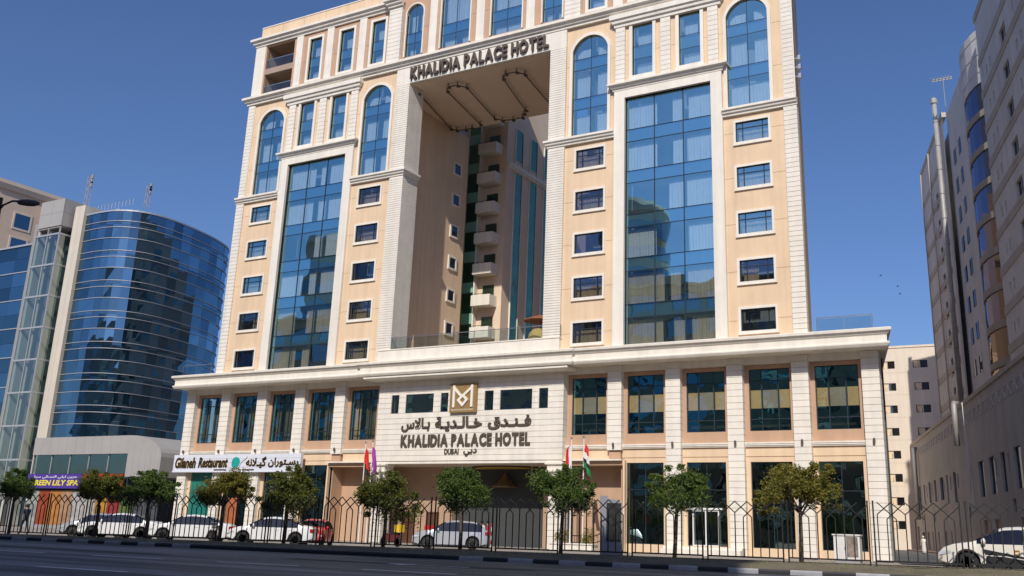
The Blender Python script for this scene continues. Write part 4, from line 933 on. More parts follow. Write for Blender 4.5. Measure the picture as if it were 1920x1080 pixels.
# flagpoles
def flag(x, y, h, stripes, label, fx, seed):
    t = thing('flagpole', label, 'flag', (x, y, 0.0)); MB().tube([(0, 0, 0), (0, 0, h)], 0.055, 8, r1=0.035).build('pole', pmat('pole_white', (0.72, 0.71, 0.70), 0.4, 0.03), t)
    MB().lathe([(0.01, 0), (0.09, 0.04), (0.09, 0.12), (0.01, 0.17)], 10, (0, 0, h)).build('finial', M_STEEL, t)
    rnd = random.Random(seed); n, mrow = 14, 12; W_, H_ = 0.75, 2.2
    for si, (a, b, c, d, mt) in enumerate(stripes):    # limp cloth hanging in folds: u across the hoist, v down the fall
        vs = []; fs = []
        for j in range(mrow+1):
            v = c+(d-c)*j/mrow
            for i in range(n+1):
                u = a+(b-a)*i/n; sag = v**0.8
                px = fx*(0.06+u*W_*(0.30+0.42*sag)+0.05*math.sin(5*v+seed)); py = 0.10*math.sin(u*11+v*3+seed)*(0.5+v)+0.04*math.sin(u*23)
                vs.append((px, py, h-0.35-v*H_*(0.72+0.28*u)-0.25*u))
        for j in range(mrow):
            for i in range(n): fs.append((j*(n+1)+i, j*(n+1)+i+1, (j+1)*(n+1)+i+1, (j+1)*(n+1)+i))
        MB().add(vs, fs).build('flag_cloth', mt, t, smooth=True)
C_RED = pmat('flag_red', (0.62, 0.025, 0.02), 0.8, 0.05); C_WHT = pmat('flag_white', (0.75, 0.74, 0.72), 0.8, 0.03); C_GRN = pmat('flag_green', (0.015, 0.22, 0.06), 0.8, 0.05); C_BLK = pmat('flag_black', (0.015, 0.015, 0.015), 0.8, 0.05); C_PUR = pmat('flag_purple', (0.36, 0.04, 0.38), 0.8, 0.1, 3.0)
flag(-32.6, -2.0, 7.35, [(0, 0.32, 0, 1, C_WHT), (0.32, 1, 0, 1, C_RED)], 'flagpole with a limp white and red flag right of the portico', -1, 1)
flag(-31.65, -2.0, 7.4, [(0, 1, 0, 0.30, C_RED), (0, 1, 0.30, 0.56, C_WHT), (0, 1, 0.56, 0.72, C_BLK), (0, 1, 0.72, 1, C_GRN)], 'flagpole with a limp red, white and green flag next to the ramp niche', 1, 2)
flag(-50.75, -2.0, 7.35, [(0, 1, 0, 0.75, C_RED), (0, 1, 0.75, 1, C_BLK)], 'left flagpole with a limp bright red flag by the lit column', 1, 3)
flag(-50.05, -2.0, 7.45, [(0, 1, 0, 1, C_PUR)], 'flagpole with a limp purple flag by the lit column', 1, 4)
# planters with shrubs at the flagpoles
def shrub(x, y, z, r, h, seed, label):
    t = thing('shrub', label, 'shrub', (x, y, z)); obj('foliage', crown_mesh(r, h, 900, seed, LEAF[2]), t, (0, 0, h*0.8)); MB().tube([(0, 0, -0.1), (0, 0, h*0.8)], 0.02, 5).build('stem', M_BARK, t)
pb = MB().box(-1.6, 1.6, -0.5, 0.5, 0, 0.42).box(-1.66, 1.66, -0.56, 0.56, 0.42, 0.5).build('planter', M_WHITE2, None, (-32.3, -2.0, -0.02), label='low stone planter around the two right flagpoles', cat='planter')
shrub(-33.2, -2.0, 0.48, 0.4, 0.5, 71, 'yellow green shrub at the left end of the planter'); shrub(-31.2, -2.0, 0.48, 0.35, 0.5, 72, 'small shrub at the right end of the planter')

# =================================================================== VEHICLES
M_TYRE = pmat('tyre_rubber', (0.014, 0.014, 0.014), 0.85, 0.1); M_RIM = pmat('alloy_rim', (0.58, 0.58, 0.58), 0.35, 0.03, metal=0.25); M_CARG = glass('car_glass', (0.5, 0.53, 0.56), (0.10, 0.11, 0.11), 0.10)
M_TRIM = pmat('black_trim', (0.012, 0.012, 0.013), 0.5, 0.05); M_LAMP = pmat('lamp_clear', (0.65, 0.66, 0.68), 0.1, 0.05, metal=0.4); M_TAIL = pmat('lamp_red', (0.35, 0.01, 0.01), 0.2, 0.05); M_PLATE = pmat('number_plate', (0.7, 0.7, 0.68), 0.5, 0.02)
PROF = {
 'sedan': dict(L=4.7, top=[(-2.35,.62),(-2.31,.92),(-2.1,1.03),(-1.7,1.08),(-1.0,1.37),(-.6,1.45),(-.1,1.48),(.3,1.45),(.6,1.36),(1.25,1.00),(1.8,.92),(2.15,.80),(2.3,.66),(2.35,.5)], belt=.93, gh=(-1.72,1.27), ws=(.45,1.25), rw=(-1.7,-.85), wx=(-1.38,1.42), Rw=.325, W=.9),
 'suv': dict(L=4.6, top=[(-2.3,.7),(-2.26,1.08),(-2.1,1.2),(-1.75,1.52),(-1.4,1.63),(-.4,1.69),(.1,1.66),(.45,1.56),(1.1,1.14),(1.7,1.05),(2.05,.94),(2.25,.76),(2.3,.55)], belt=1.05, gh=(-2.1,1.12), ws=(.3,1.1), rw=(-2.1,-1.6), wx=(-1.35,1.35), Rw=.36, W=.92),
 'hatch': dict(L=3.9, top=[(-1.95,.65),(-1.92,1.0),(-1.75,1.15),(-1.35,1.42),(-.9,1.5),(-.2,1.52),(.2,1.46),(.45,1.36),(1.05,1.02),(1.55,.9),(1.82,.75),(1.95,.5)], belt=.97, gh=(-1.78,1.07), ws=(.3,1.05), rw=(-1.75,-1.25), wx=(-1.2,1.25), Rw=.31, W=.86)}
def lerp_prof(p, x):
    for (xa, za), (xb, zb) in zip(p[:-1], p[1:]):
        if xa <= x <= xb:
            t = (x-xa)/(xb-xa); return za+(zb-za)*t
    return p[0][1] if x < p[0][0] else p[-1][1]
WHEELS = {}
def wheel_meshes(Rw):
    if Rw in WHEELS: return WHEELS[Rw]
    t = MB(); t.lathe([(Rw*0.62, -0.1), (Rw*0.93, -0.105), (Rw, -0.07), (Rw, 0.07), (Rw*0.93, 0.105), (Rw*0.62, 0.1), (Rw*0.62, -0.1)], 24); tm = t.mesh('wheel', M_TYRE, True)
    r = MB(); r.lathe([(0.0, -0.06), (Rw*0.60, -0.06), (Rw*0.60, 0.06), (0.0, 0.06)], 20)
    for s in (1, -1):
        for k in range(5):
            a = 2*math.pi*k/5; c, d = math.cos(a), math.sin(a)
            r.add([(c*u-d*w, d*u+c*w, s*z) for u, w, z in ((0.04, -0.05, .095), (0.04, 0.05, .095), (Rw*.66, 0.035, .09), (Rw*.66, -0.035, .09))]+[(c*u-d*w, d*u+c*w, s*z) for u, w, z in ((0.04, -0.05, .06), (0.04, 0.05, .06), (Rw*.66, 0.035, .06), (Rw*.66, -0.035, .06))], [(0,1,2,3),(0,4,5,1),(1,5,6,2),(2,6,7,3),(3,7,4,0)])
        n0 = [(Rw*0.66*math.cos(2*math.pi*k/20), Rw*0.66*math.sin(2*math.pi*k/20), s*0.1) for k in range(20)]; n1 = [(x*0.88, y*0.88, z) for x, y, z in n0]
        r.add(n0+n1, [(k, (k+1) % 20, 20+(k+1) % 20, 20+k) for k in range(20)])
    rm_ = r.mesh('rim', [M_RIM]); d = MB().lathe([(0, -0.065), (Rw*0.58, -0.065), (Rw*0.58, 0.065), (0, 0.065)], 16).mesh('brake_disc', M_TRIM)
    WHEELS[Rw] = (tm, rm_, d); return WHEELS[Rw]
def car(name, label, kind, paint, loc, rotz, cat='car', group=None, stripe=None):
    P = PROF[kind]; t = thing(name, label, cat, loc, rotz, group); L = P['L']; hl = L/2; W = P['W']; wx = P['wx']; Rw = P['Rw']; belt = P['belt']
    xs = set([p[0] for p in P['top']]+[P['gh'][0], P['gh'][1], P['ws'][0], P['ws'][1], P['rw'][0], P['rw'][1]])
    for c in wx:
        for k in range(-9, 10): xs.add(c+(Rw+0.075)*math.sin(math.pi/2*k/9))
    for k in range(24): xs.add(-hl+L*k/23)
    xs = sorted(x for x in xs if -hl <= x <= hl); xs = [x for i, x in enumerate(xs) if i == 0 or x-xs[i-1] > 0.012]
    rings = []; gh = []
    for x in xs:
        zt = lerp_prof(P['top'], x); e = abs(x)/hl; w = W*(1-0.16*max(0, (e-0.72)/0.28)**2-(0.05 if e > .985 else 0)); zb = 0.2+0.14*max(0, (e-0.8)/0.2)
        for c in wx:
            d = abs(x-c)
            if d < Rw+0.07: zb = max(zb, Rw+math.sqrt(max(0, (Rw+0.07)**2-d*d))*0.98)
        g = P['gh'][0] < x < P['gh'][1] and zt > belt+0.09; gh.append(g)
        mid = max(0.5, zb+0.06); b_ = min(belt, zt-0.05); 
        if b_ < mid+0.03: mid = (zb+b_)/2
        z2 = min(zb+0.08, mid-0.01)
        if g:
            k = min(1, (zt-belt)/(max(q for _, q in P['top'])-belt)); rw = w*(0.97-0.25*k)
            p5 = (rw, zt-0.07*k-0.02); p6 = (rw-0.13*k-0.02, zt)
        else: p5 = (w*0.93, zt-0.02); p6 = (w*0.72, zt)
        rings.append([(0, zb), (w*0.86, zb), (w*0.985, z2), (w*1.0, mid), (w*0.975, b_), p5, p6, (0, zt+0.018)])
    body = MB(); gl = MB(); n = len(xs)
    for s in (1, -1):
        for i in range(n-1):
            xm = (xs[i]+xs[i+1])/2
            for j in range(7):
                q = [(xs[i], s*rings[i][j][0], rings[i][j][1]), (xs[i+1], s*rings[i+1][j][0], rings[i+1][j][1]), (xs[i+1], s*rings[i+1][j+1][0], rings[i+1][j+1][1]), (xs[i], s*rings[i][j+1][0], rings[i][j+1][1])]
                isg = gh[i] and gh[i+1] and ((j == 4 and P['rw'][0]+0.25 < xm < P['ws'][1]-0.15) or (j in (5, 6) and (P['ws'][0] < xm < P['ws'][1] or P['rw'][0] < xm < P['rw'][1])))
                (gl if isg else body).quad(*(q if s < 0 else q[::-1]))
    for i in (0, n-1):
        r = rings[i]; body.add([(xs[i], a, z) for a, z in r]+[(xs[i], -a, z) for a, z in reversed(r)], [tuple(range(16))])
    me = body.mesh('body', paint); bm = bmesh.new(); bm.from_mesh(me); bmesh.ops.remove_doubles(bm, verts=bm.verts, dist=0.002); bmesh.ops.recalc_face_normals(bm, faces=bm.faces); bm.to_mesh(me); bm.free()
    me.polygons.foreach_set('use_smooth', [True]*len(me.polygons)); me.set_sharp_from_angle(angle=R(40)); bo = obj('body', me, t)
    gl.build('windows', M_CARG, t)
    tm, rm_, dm = wheel_meshes(Rw)
    for c in wx:
        for s in (1, -1):
            w = obj('wheel', tm, t, (c, s*(W-0.13), Rw), (R(90), 0, 0)); obj('rim', rm_, w); obj('brake_disc', dm, w)
        MB().box(c-Rw-.05, c+Rw+.05, -W+0.25, W-0.25, 0.25, Rw*2+0.05).build('wheel_arch', M_TRIM, t)
    ws = P['ws'][1]
    for s in (1, -1):
        zt = lerp_prof(P['top'], hl-0.18)
        MB().add([(hl-0.45, s*W*0.955, zt-0.02), (hl-0.14, s*W*0.88, zt-0.08), (hl-0.02, s*W*0.56, zt-0.13), (hl-0.45, s*W*0.985, zt-0.16), (hl-0.10, s*W*0.93, zt-0.22), (hl+0.015, s*W*0.58, zt-0.24)], [(0, 1, 4, 3), (1, 2, 5, 4)]).build('headlight', M_LAMP, t)
        zr = lerp_prof(P['top'], -hl+0.1); MB().box(-hl-0.01, -hl+0.22, s*W*0.62 if s > 0 else -W*0.93, s*W*0.93 if s > 0 else -W*0.62, zr-0.24, zr-0.06).build('tail_light', M_TAIL, t)
        mx_ = ws-0.35; MB().lathe([(0.02, -0.1), (0.085, -0.06), (0.095, 0.03), (0.04, 0.1)], 8, (mx_, s*(W+0.06), belt+0.08), 0.8, 1).build('mirror', paint, t, smooth=True)
        for x in (ws-0.30, (P['rw'][0]+ws)/2-0.02, P['rw'][0]+0.42):
            MB().box(x-0.006, x+0.006, s*W*0.99-0.012, s*W*0.99+0.012, 0.36, belt-0.02).build('door_gap', M_TRIM, t)
        for x in ((P['rw'][0]+ws)/2-0.25, P['rw'][0]+0.58): MB().box(x, x+0.18, s*(W*0.985)-0.015, s*(W*0.985)+0.02, belt-0.13, belt-0.10).build('door_handle', paint, t)
        xm = (P['rw'][0]+ws)/2-0.02; zt = lerp_prof(P['top'], xm); MB().tube([(xm, s*W*0.972, belt), (xm-0.03, s*W*0.735, zt-0.07)], 0.03, 5).build('pillar', M_TRIM, t)
        MB().box(wx[0]+Rw+.1, wx[1]-Rw-.1, s*W*0.97-0.02, s*W*0.97+0.02, 0.2, 0.29).build('sill', M_TRIM, t)
    MB().box(hl-0.09, hl+0.012, -W*0.5, W*0.5, 0.32, 0.5).build('grille', M_TRIM, t); MB().box(hl+0.005, hl+0.025, -0.26, 0.26, 0.42, 0.53).build('number_plate', M_PLATE, t); MB().box(-hl-0.02, -hl+0.01, -0.26, 0.26, 0.6, 0.72).build('number_plate', M_PLATE, t)
    MB().box(-hl+.15, hl-.15, -W+.12, W-.12, 0.19, 0.3).build('underbody', M_TRIM, t)
    MB().box(-0.9, 0.6, -W+.2, W-.2, 0.5, 0.92).build('cabin', M_TRIM, t)
    return t
M_CARW = pmat('car_white', (0.72, 0.72, 0.72), 0.25, 0.02, coat=0.6); M_CARS = pmat('car_silver', (0.50, 0.52, 0.56), 0.28, 0.02, metal=0.4, coat=0.6); M_CARR = pmat('car_red', (0.55, 0.015, 0.015), 0.25, 0.02, coat=0.6); M_CARP = pmat('car_pearl', (0.70, 0.66, 0.58), 0.25, 0.02, coat=0.6)
GP = 'cars parked behind the railing'
def park(n, lab, kind, paint, x, y, deg, grp=GP, cat='car'): return car(n, lab, kind, paint, (x, y, zf(x, y)-0.02), R(deg), cat, grp)
park('parked_sedan', 'silver sedan half hidden, first car from the left', 'sedan', M_CARS, -56.3, -20.6, 215)
park('parked_sedan', 'white sedan parked left of the car with its nose by the green shop film', 'sedan', M_CARW, -52.3, -22.2, 213)
park('parked_sedan', 'white sedan parked below the Gilaneh lettering', 'sedan', M_CARW, -46.2, -22.3, 217)
park('parked_sedan', 'white sedan parked next to the red hatchback', 'sedan', M_CARW, -40.7, -21.6, 213)
park('parked_hatchback', 'bright red hatchback seen end on right of the white sedans', 'hatch', M_CARR, -41.3, -17.6, 300)
park('parked_suv', 'silver white sport utility car standing before the portico', 'suv', M_CARS, -35.9, -11.4, 214)
tx = car('taxi', 'cream white taxi with dark lower side panels at the right edge', 'sedan', M_CARP, (-3.0, -27.3, 0.30), R(180), 'taxi')
for s in (1, -1):
    MB().add([(0.95, s*0.905, 0.78), (-0.2, s*0.908, 0.58), (-1.0, s*0.905, 0.42), (-1.0, s*0.905, 0.3), (0.9, s*0.905, 0.3), (0.85, s*0.905, 0.55)], [(0, 1, 2, 3, 4, 5)]).build('side_stripe', M_TRIM, tx)
    MB().add([(1.0, s*0.909, 0.60), (0.3, s*0.912, 0.58), (-0.5, s*0.912, 0.46), (-0.5, s*0.912, 0.44), (0.3, s*0.912, 0.555), (1.0, s*0.909, 0.575)], [(0, 1, 2, 3, 4, 5)]).build('side_line', M_CARP, tx)
    ring_frame(MB(), -0.10, 0.0, 0.66, 0.74, 0.03, 0.9*s-0.02*(s < 0), 0.9*s+0.02*(s > 0)).build('door_emblem', pmat('emblem_orange', (0.45, 0.20, 0.03), 0.5, 0.05), tx)
def motorbike(x, y, deg, label, col, box=None):
    t = thing('motorbike', label, 'motorbike', (x, y, zf(x, y)-0.02), R(deg), 'motorbikes in the forecourt')
    m = MB().lathe([(0.2, -0.05), (0.29, -0.05), (0.31, 0), (0.29, 0.05), (0.2, 0.05), (0.2, -0.05)], 18).mesh('wheel', M_TYRE, True)
    for wx_ in (-0.65, 0.65):
        w = obj('wheel', m, t, (wx_, 0, 0.31), (R(90), 0, 0)); MB().lathe([(0, -.02), (.2, -.02), (.2, .02), (0, .02)], 12).build('rim', M_RIM, w)
    MB().prism_y([(-0.5, 0.38), (0.25, 0.35), (0.42, 0.75), (0.2, 0.86), (-0.05, 0.74), (-0.7, 0.76), (-0.75, 0.62)], -0.13, 0.13).build('bodywork', pmat('bike_'+col[0], col[1], 0.35, 0.05, coat=0.4), t)
    MB().prism_y([(-0.75, 0.76), (-0.05, 0.74), (-0.1, 0.84), (-0.7, 0.87)], -0.14, 0.14).build('seat', M_TRIM, t)
    MB().tube([(0.65, 0.0, 0.31), (0.45, 0.0, 0.95)], 0.03, 6).tube([(0.4, -0.33, 1.02), (0.46, 0, 0.98), (0.4, 0.33, 1.02)], 0.018, 6).build('fork', M_STEEL, t)
    if box: MB().bbox(-1.0, -0.55, -0.24, 0.24, 0.9, 1.35, 0.04).build('delivery_box', pmat('box_'+box[0], box[1], 0.5, 0.05), t)
motorbike(-41.9, -24.6, 130, 'black motorbike standing between the white sedans', ('black', (0.02, 0.02, 0.025)))
motorbike(-40.6, -11.2, 170, 'delivery motorbike with a yellow box near the lit column', ('maroon', (0.12, 0.02, 0.02)), ('yellow', (0.72, 0.50, 0.03)))
motorbike(-39.2, -9.6, 150, 'delivery motorbike with a red box beside the silver car', ('dark', (0.03, 0.03, 0.05)), ('red', (0.60, 0.02, 0.02)))
# barrier post at the entrance
bp_ = thing('barrier_post', 'thin red and white striped post in the portico drive', 'post', (-36.0, -6.5, zf(-36, -6.5)))
for k in range(6): MB().lathe([(0.06, 0), (0.06, 0.27), (0.0, 0.27)], 8, (0, 0, 0.27*k)).build('band', C_RED if k % 2 else C_WHT, bp_)

# =================================================================== PEOPLE
M_SKIN = pmat('skin', (0.38, 0.22, 0.15), 0.6, 0.05); M_HAIR = pmat('hair', (0.015, 0.012, 0.01), 0.7, 0.1)
def person(label, loc, deg, shirt, trousers, stride=0.22, robe=None, group='people on foot'):
    t = thing('person', label, 'person', loc, R(deg), group)
    J = {'pel': (0, 0, .95), 'spi': (0, 0, 1.15), 'che': (0.01, 0, 1.35), 'nec': (0.01, 0, 1.49), 'hea': (0.03, 0, 1.60), 'top': (0.03, 0, 1.70)}; Rr = {'pel': .15, 'spi': .14, 'che': .155, 'nec': .055, 'hea': .095, 'top': .075}
    E_ = [('pel', 'spi'), ('spi', 'che'), ('che', 'nec'), ('nec', 'hea'), ('hea', 'top')]
    for s, n in ((1, 'l'), (-1, 'r')):
        f = stride*s
        J.update({n+'sh': (0, s*.19, 1.40), n+'el': (-f*.5-.02, s*.25, 1.14), n+'wr': (-f*.9+.06, s*.25, .90), n+'ha': (-f*.95+.08, s*.25, .82), n+'hi': (0, s*.09, .90), n+'kn': (f*.6+.03, s*.10, .50), n+'an': (f*1.0-.03, s*.10, .09), n+'to': (f*1.0+.14, s*.11, .04)})
        Rr.update({n+'sh': .07, n+'el': .045, n+'wr': .032, n+'ha': .035, n+'hi': .10, n+'kn': .065, n+'an': .045, n+'to': .04})
        E_ += [('che', n+'sh'), (n+'sh', n+'el'), (n+'el', n+'wr'), (n+'wr', n+'ha'), ('pel', n+'hi'), (n+'hi', n+'kn'), (n+'kn', n+'an'), (n+'an', n+'to')]
    ks = list(J); me = bpy.data.meshes.new('skel'); me.from_pydata([J[k] for k in ks], [(ks.index(a), ks.index(b)) for a, b in E_], [])
    o = bpy.data.objects.new('skel', me); COL.objects.link(o); md = o.modifiers.new('s', 'SKIN'); sv = me.skin_vertices[0].data
    for i, k in enumerate(ks): sv[i].radius = (Rr[k], Rr[k])
    sv[0].use_root = True; o.modifiers.new('u', 'SUBSURF').levels = 1
    bpy.context.view_layer.update(); bm_ = bpy.data.meshes.new_from_object(o.evaluated_get(bpy.context.evaluated_depsgraph_get())); bpy.data.objects.remove(o); bpy.data.meshes.remove(me)
    bm_.name = 'body'; bm_.materials.clear()
    for m_ in (M_SKIN, shirt, trousers, M_TRIM): bm_.materials.append(m_)
    for p in bm_.polygons:
        c = p.center; p.material_index = 0 if c.z > 1.47 or (abs(c.y) > .19 and c.z < 1.2) else (1 if c.z > .98 else (2 if c.z > .1 else 3)); p.use_smooth = True
    obj('body', bm_, t)
    h = MB().lathe([(0.02, -.07), (.1, -.06), (.115, .02), (.09, .09), (.03, .125)], 10, (0.01, 0, 1.655)); h.build('hair', robe if robe else M_HAIR, t, smooth=True)
    if robe: MB().lathe([(.24, .08), (.235, .4), (.19, .9), (.2, 1.2), (.215, 1.38), (.12, 1.47)], 12, (0, 0, 0), .72, 1).build('robe', robe, t, smooth=True)
    return t
person('man in a long white robe walking down the side street', (-17.6, 46.0, 0.02), 250, C_WHT, C_WHT, .12, pmat('robe_white', (0.72, 0.70, 0.66), 0.85, 0.03))
person('person in dark clothes walking at the far left behind the railing', (-57.2, -25.2, zf(-57.2, -25.2)), 180, pmat('cloth_navy', (0.02, 0.03, 0.06), .9, .05), pmat('cloth_dark', (0.02, 0.02, 0.022), .9, .05), .25)
person('person in a red top standing by the striped post', (-37.0, -5.4, zf(-37, -5.4)), 200, pmat('cloth_red', (0.45, 0.03, 0.03), .9, .05), pmat('cloth_dark', (0.02, 0.02, 0.022)), .05)
person('person in a pale shirt standing at the portico steps', (-38.0, -4.6, zf(-38, -4.6)), 260, pmat('cloth_pale', (0.55, 0.52, 0.50), .9, .05), pmat('cloth_dark', (0.02, 0.02, 0.022)), .05)
# terrace furniture seen through the balustrade
u = thing('parasol', 'closed beige parasol on the terrace behind the left glass panels', 'parasol', (XC-6.5, 1.6, 14.0)); MB().tube([(0, 0, 0), (0, 0, 2.6)], 0.03, 6).build('pole', M_STEEL, u); MB().lathe([(0.10, 0.9), (0.17, 1.1), (0.13, 1.9), (0.03, 2.5)], 9).build('canopy', pmat('canvas_tan', (0.45, 0.28, 0.18), 0.9, 0.08), u)
u = thing('parasol', 'open rust-coloured parasol at the right end of the terrace', 'parasol', (XC+5.6, 1.6, 14.5)); MB().tube([(0, 0, 0), (0, 0, 2.7)], 0.03, 6).build('pole', M_STEEL, u); MB().lathe([(1.35, 2.25), (1.3, 2.32), (0.7, 2.55), (0.05, 2.75)], 8).build('canopy', pmat('canvas_rust', (0.25, 0.09, 0.04), 0.9, 0.08), u)
u = thing('garden_pod', 'round yellow wicker seat under the open parasol', 'seat', (XC+5.9, 0.9, 14.3)); MB().lathe([(0.5, 0.0), (0.78, 0.35), (0.85, 0.8), (0.75, 1.3), (0.45, 1.65), (0.05, 1.75)], 16).build('shell', pmat('wicker_yellow', (0.50, 0.33, 0.10), 0.8, 0.2, 8.0), u, smooth=True); MB().lathe([(0.52, -.02), (0.55, 0.02), (0.5, 0.06)], 16).build('base', M_BLACK, u)

# =================================================================== GLASS OFFICE BUILDING, LEFT
def office_glass(name, refl, base, fac, wave, ws=0.3):
    m = glass(name, refl, (0, 0, 0), fac, wave, ws); nt = m.node_tree
    tr = [n for n in nt.nodes if n.type == 'BSDF_TRANSPARENT'][0]; mx = [n for n in nt.nodes if n.type == 'MIX_SHADER'][0]
    d = nt.nodes.new('ShaderNodeBsdfDiffuse'); d.inputs[0].default_value = (*base, 1); nt.links.new(d.outputs[0], mx.inputs[1]); nt.nodes.remove(tr)
    ad = [n for n in nt.nodes if n.type == 'MATH' and n.operation == 'MULTIPLY_ADD'][0]; nt.links.new(ad.outputs[0], mx.inputs[0]); return m
M_OFF = office_glass('office_blue_glass', (0.30, 0.50, 0.66), (0.010, 0.028, 0.05), 0.52, 0.09, 0.14)
_nt = M_OFF.node_tree; _gl = [n for n in _nt.nodes if n.type == 'BSDF_GLOSSY'][0]; _oi = _nt.nodes.new('ShaderNodeObjectInfo')     # sheets of glass differ in tint
_mr = _nt.nodes.new('ShaderNodeMapRange'); _mr.inputs[3].default_value = 0.55; _mr.inputs[4].default_value = 1.25; _nt.links.new(_oi.outputs['Random'], _mr.inputs[0])
_vm = _nt.nodes.new('ShaderNodeVectorMath'); _vm.operation = 'SCALE'; _vm.inputs[0].default_value = (0.30, 0.50, 0.66); _nt.links.new(_mr.outputs[0], _vm.inputs['Scale']); _nt.links.new(_vm.outputs[0], _gl.inputs['Color'])
M_ALU = pmat('alu_fin', (0.48, 0.49, 0.51), 0.4, 0.04, metal=0.4)
M_CLAD = pmat('alu_cladding', (0.36, 0.345, 0.33), 0.55, 0.05, 0.6)
M_CONC = pmat('grey_cladding', (0.30, 0.285, 0.26), 0.8, 0.08, 0.5, streak=0.15)
M_PALEG = glass('pale_green_glass', (0.78, 0.86, 0.84), (0.88, 0.93, 0.90), 0.22, 0.03, 0.4)
OB = thing('office_building', 'blue glass office block with a rounded corner and a glazed lift shaft', 'building', (-108.0, 12.0, 0.0))
OL0 = [(-110.4, 12.1), (-107.5, 12.0), (-105.2, 12.3), (-103.3, 13.3), (-102.1, 15.0), (-101.7, 17.2), (-101.9, 20.2), (-102.6, 24.0), (-103.8, 28.0), (-105.7, 31.5), (-109.0, 33.8), (-114.0, 34.5)]
OL = [(x+108.0, y-12.0) for x, y in OL0]
def smooth_line(P, n):
    out = []
    for i in range(len(P)-1):
        p0 = P[max(i-1, 0)]; p1 = P[i]; p2 = P[i+1]; p3 = P[min(i+2, len(P)-1)]
        for k in range(n):
            t = k/n; out.append(tuple(0.5*((2*b)+(-a+c)*t+(2*a-5*b+4*c-d)*t*t+(-a+3*b-3*c+d)*t**3) for a, b, c, d in zip(p0, p1, p2, p3)))
    return out+[P[-1]]
SL = smooth_line(OL, 3); FL = smooth_line(OL, 2)
rnd = random.Random(12)
for k in range(9):
    f = 34.5-3.8*k
    for za, zb in ((f, f+1.8), (f+1.8, f+3.8)):
        if zb < 7.5: continue
        if k == 0 and za > f: zb = 38.0
        for i in range(0, len(FL)-3):
            (xa, ya), (xb, yb) = FL[i], FL[i+1]; dx, dy = xb-xa, yb-ya; l = math.hypot(dx, dy); nx, ny = dy/l, -dx/l
            j = [rnd.uniform(-0.022, 0.022) for _ in range(4)]
            MB().add([(xa+nx*j[0], ya+ny*j[0], za), (xb+nx*j[1], yb+ny*j[1], za), (xb+nx*j[2], yb+ny*j[2], zb-0.02), (xa+nx*j[3], ya+ny*j[3], zb-0.02)], [(0, 1, 2, 3)]).build('glass_pane', M_OFF, OB)
    for z in (f+2.2, f+1.4, f):
        if z > 8: MB().sweep(SL, [(-0.02, z-0.035), (0.11, z-0.035), (0.11, z+0.035), (-0.02, z+0.035)]).build('horizontal_fin', M_ALU, OB)
core = [(x*0.97-0.4, y*0.97+0.35) for x, y in SL]; MB().prism_z(core+[(-6.5, 22.5), (-6.5, 0.6)], 0, 37.6).build('core', M_SPAND, OB)
MB().sweep(SL, [(-0.6, 37.95), (0.1, 37.95), (0.1, 38.15), (-0.6, 38.15)]).build('roof_edge', M_ALU, OB)
ow = MB(); ow.add([(-1.9, 24, 22.5), (-2.3, 23.0, 21.6)], []);
# open vent pane
MB().add([(-5.4, 12.2, 26.4), (-5.5, 13.5, 26.4), (-4.9, 13.5, 25.3), (-4.8, 12.2, 25.3)], [(0, 1, 2, 3)]).build('vent_pane', M_CLAD, OB)
# fin and lift shaft
MB().box(-4.3, -2.4, -0.35, 3, 0, 39.3).build('stone_fin', pmat('cream_cladding', (0.60, 0.54, 0.45), 0.75, 0.05, 0.5, streak=0.12), OB)
ex0, ex1, ey0, ey1 = -9.6, -4.9, -1.6, 1.6; em = -7.2
for (x0, x1, y0, y1) in ((ex0, em, ey0, ey0+0.1), (em, ex1, ey0, ey0+0.1), (ex1-0.1, ex1, ey0+0.1, 0.0), (ex1-0.1, ex1, 0.0, ey1)):
    for za, zb in ((36.6, 38.4), (38.4, 40.2)): MB().box(x0+0.012, x1-0.012, y0+0.012, y1-0.012, za+0.012, zb-0.012).build('crown_panel', M_CLAD, OB)
MB().box(ex0+0.1, ex1-0.12, ey0+0.12, ey1, 36.4, 40.15).build('crown_core', M_CONC, OB)
lift = MB().box(ex0, ex0+0.25, ey0+0.3, ey1, 0, 36.4).box(ex0+0.2, ex1-0.6, ey1-0.2, ey1, 0, 36.4).box(em-0.6, em-0.3, ey0+0.6, ey1, 0, 36.4).build('shaft_wall', pmat('shaft_paint', (0.50, 0.50, 0.46), 0.7, 0.05), OB)
for k in range(8):
    z = 35.4-4.0*k
    MB().box(ex0-0.05, ex1+0.08, ey0-0.08, ey0+0.25, z, z+0.22).box(ex1-0.25, ex1+0.08, ey0+0.25, ey1, z, z+0.22).build('floor_band', M_ALU, OB)
    for x0, x1 in ((ex0, em), (em, ex1)): MB().box(x0+0.02, x1-0.02, ey0, ey0+0.03, max(0, z-3.78), z).build('shaft_pane', M_PALEG, OB)
    MB().box(ex1-0.03, ex1, ey0+0.05, ey1, max(0, z-3.78), z).build('shaft_pane', M_PALEG, OB)
for x in (ex0, em, ex1): MB().box(x-0.06, x+0.06, ey0-0.06, ey0+0.1, 0, 36.4).build('shaft_mullion', M_ALU, OB)
MB().box(-12.4, -9.6, -0.2, 3, 0, 38.0).build('concrete_pier', M_CONC, OB)
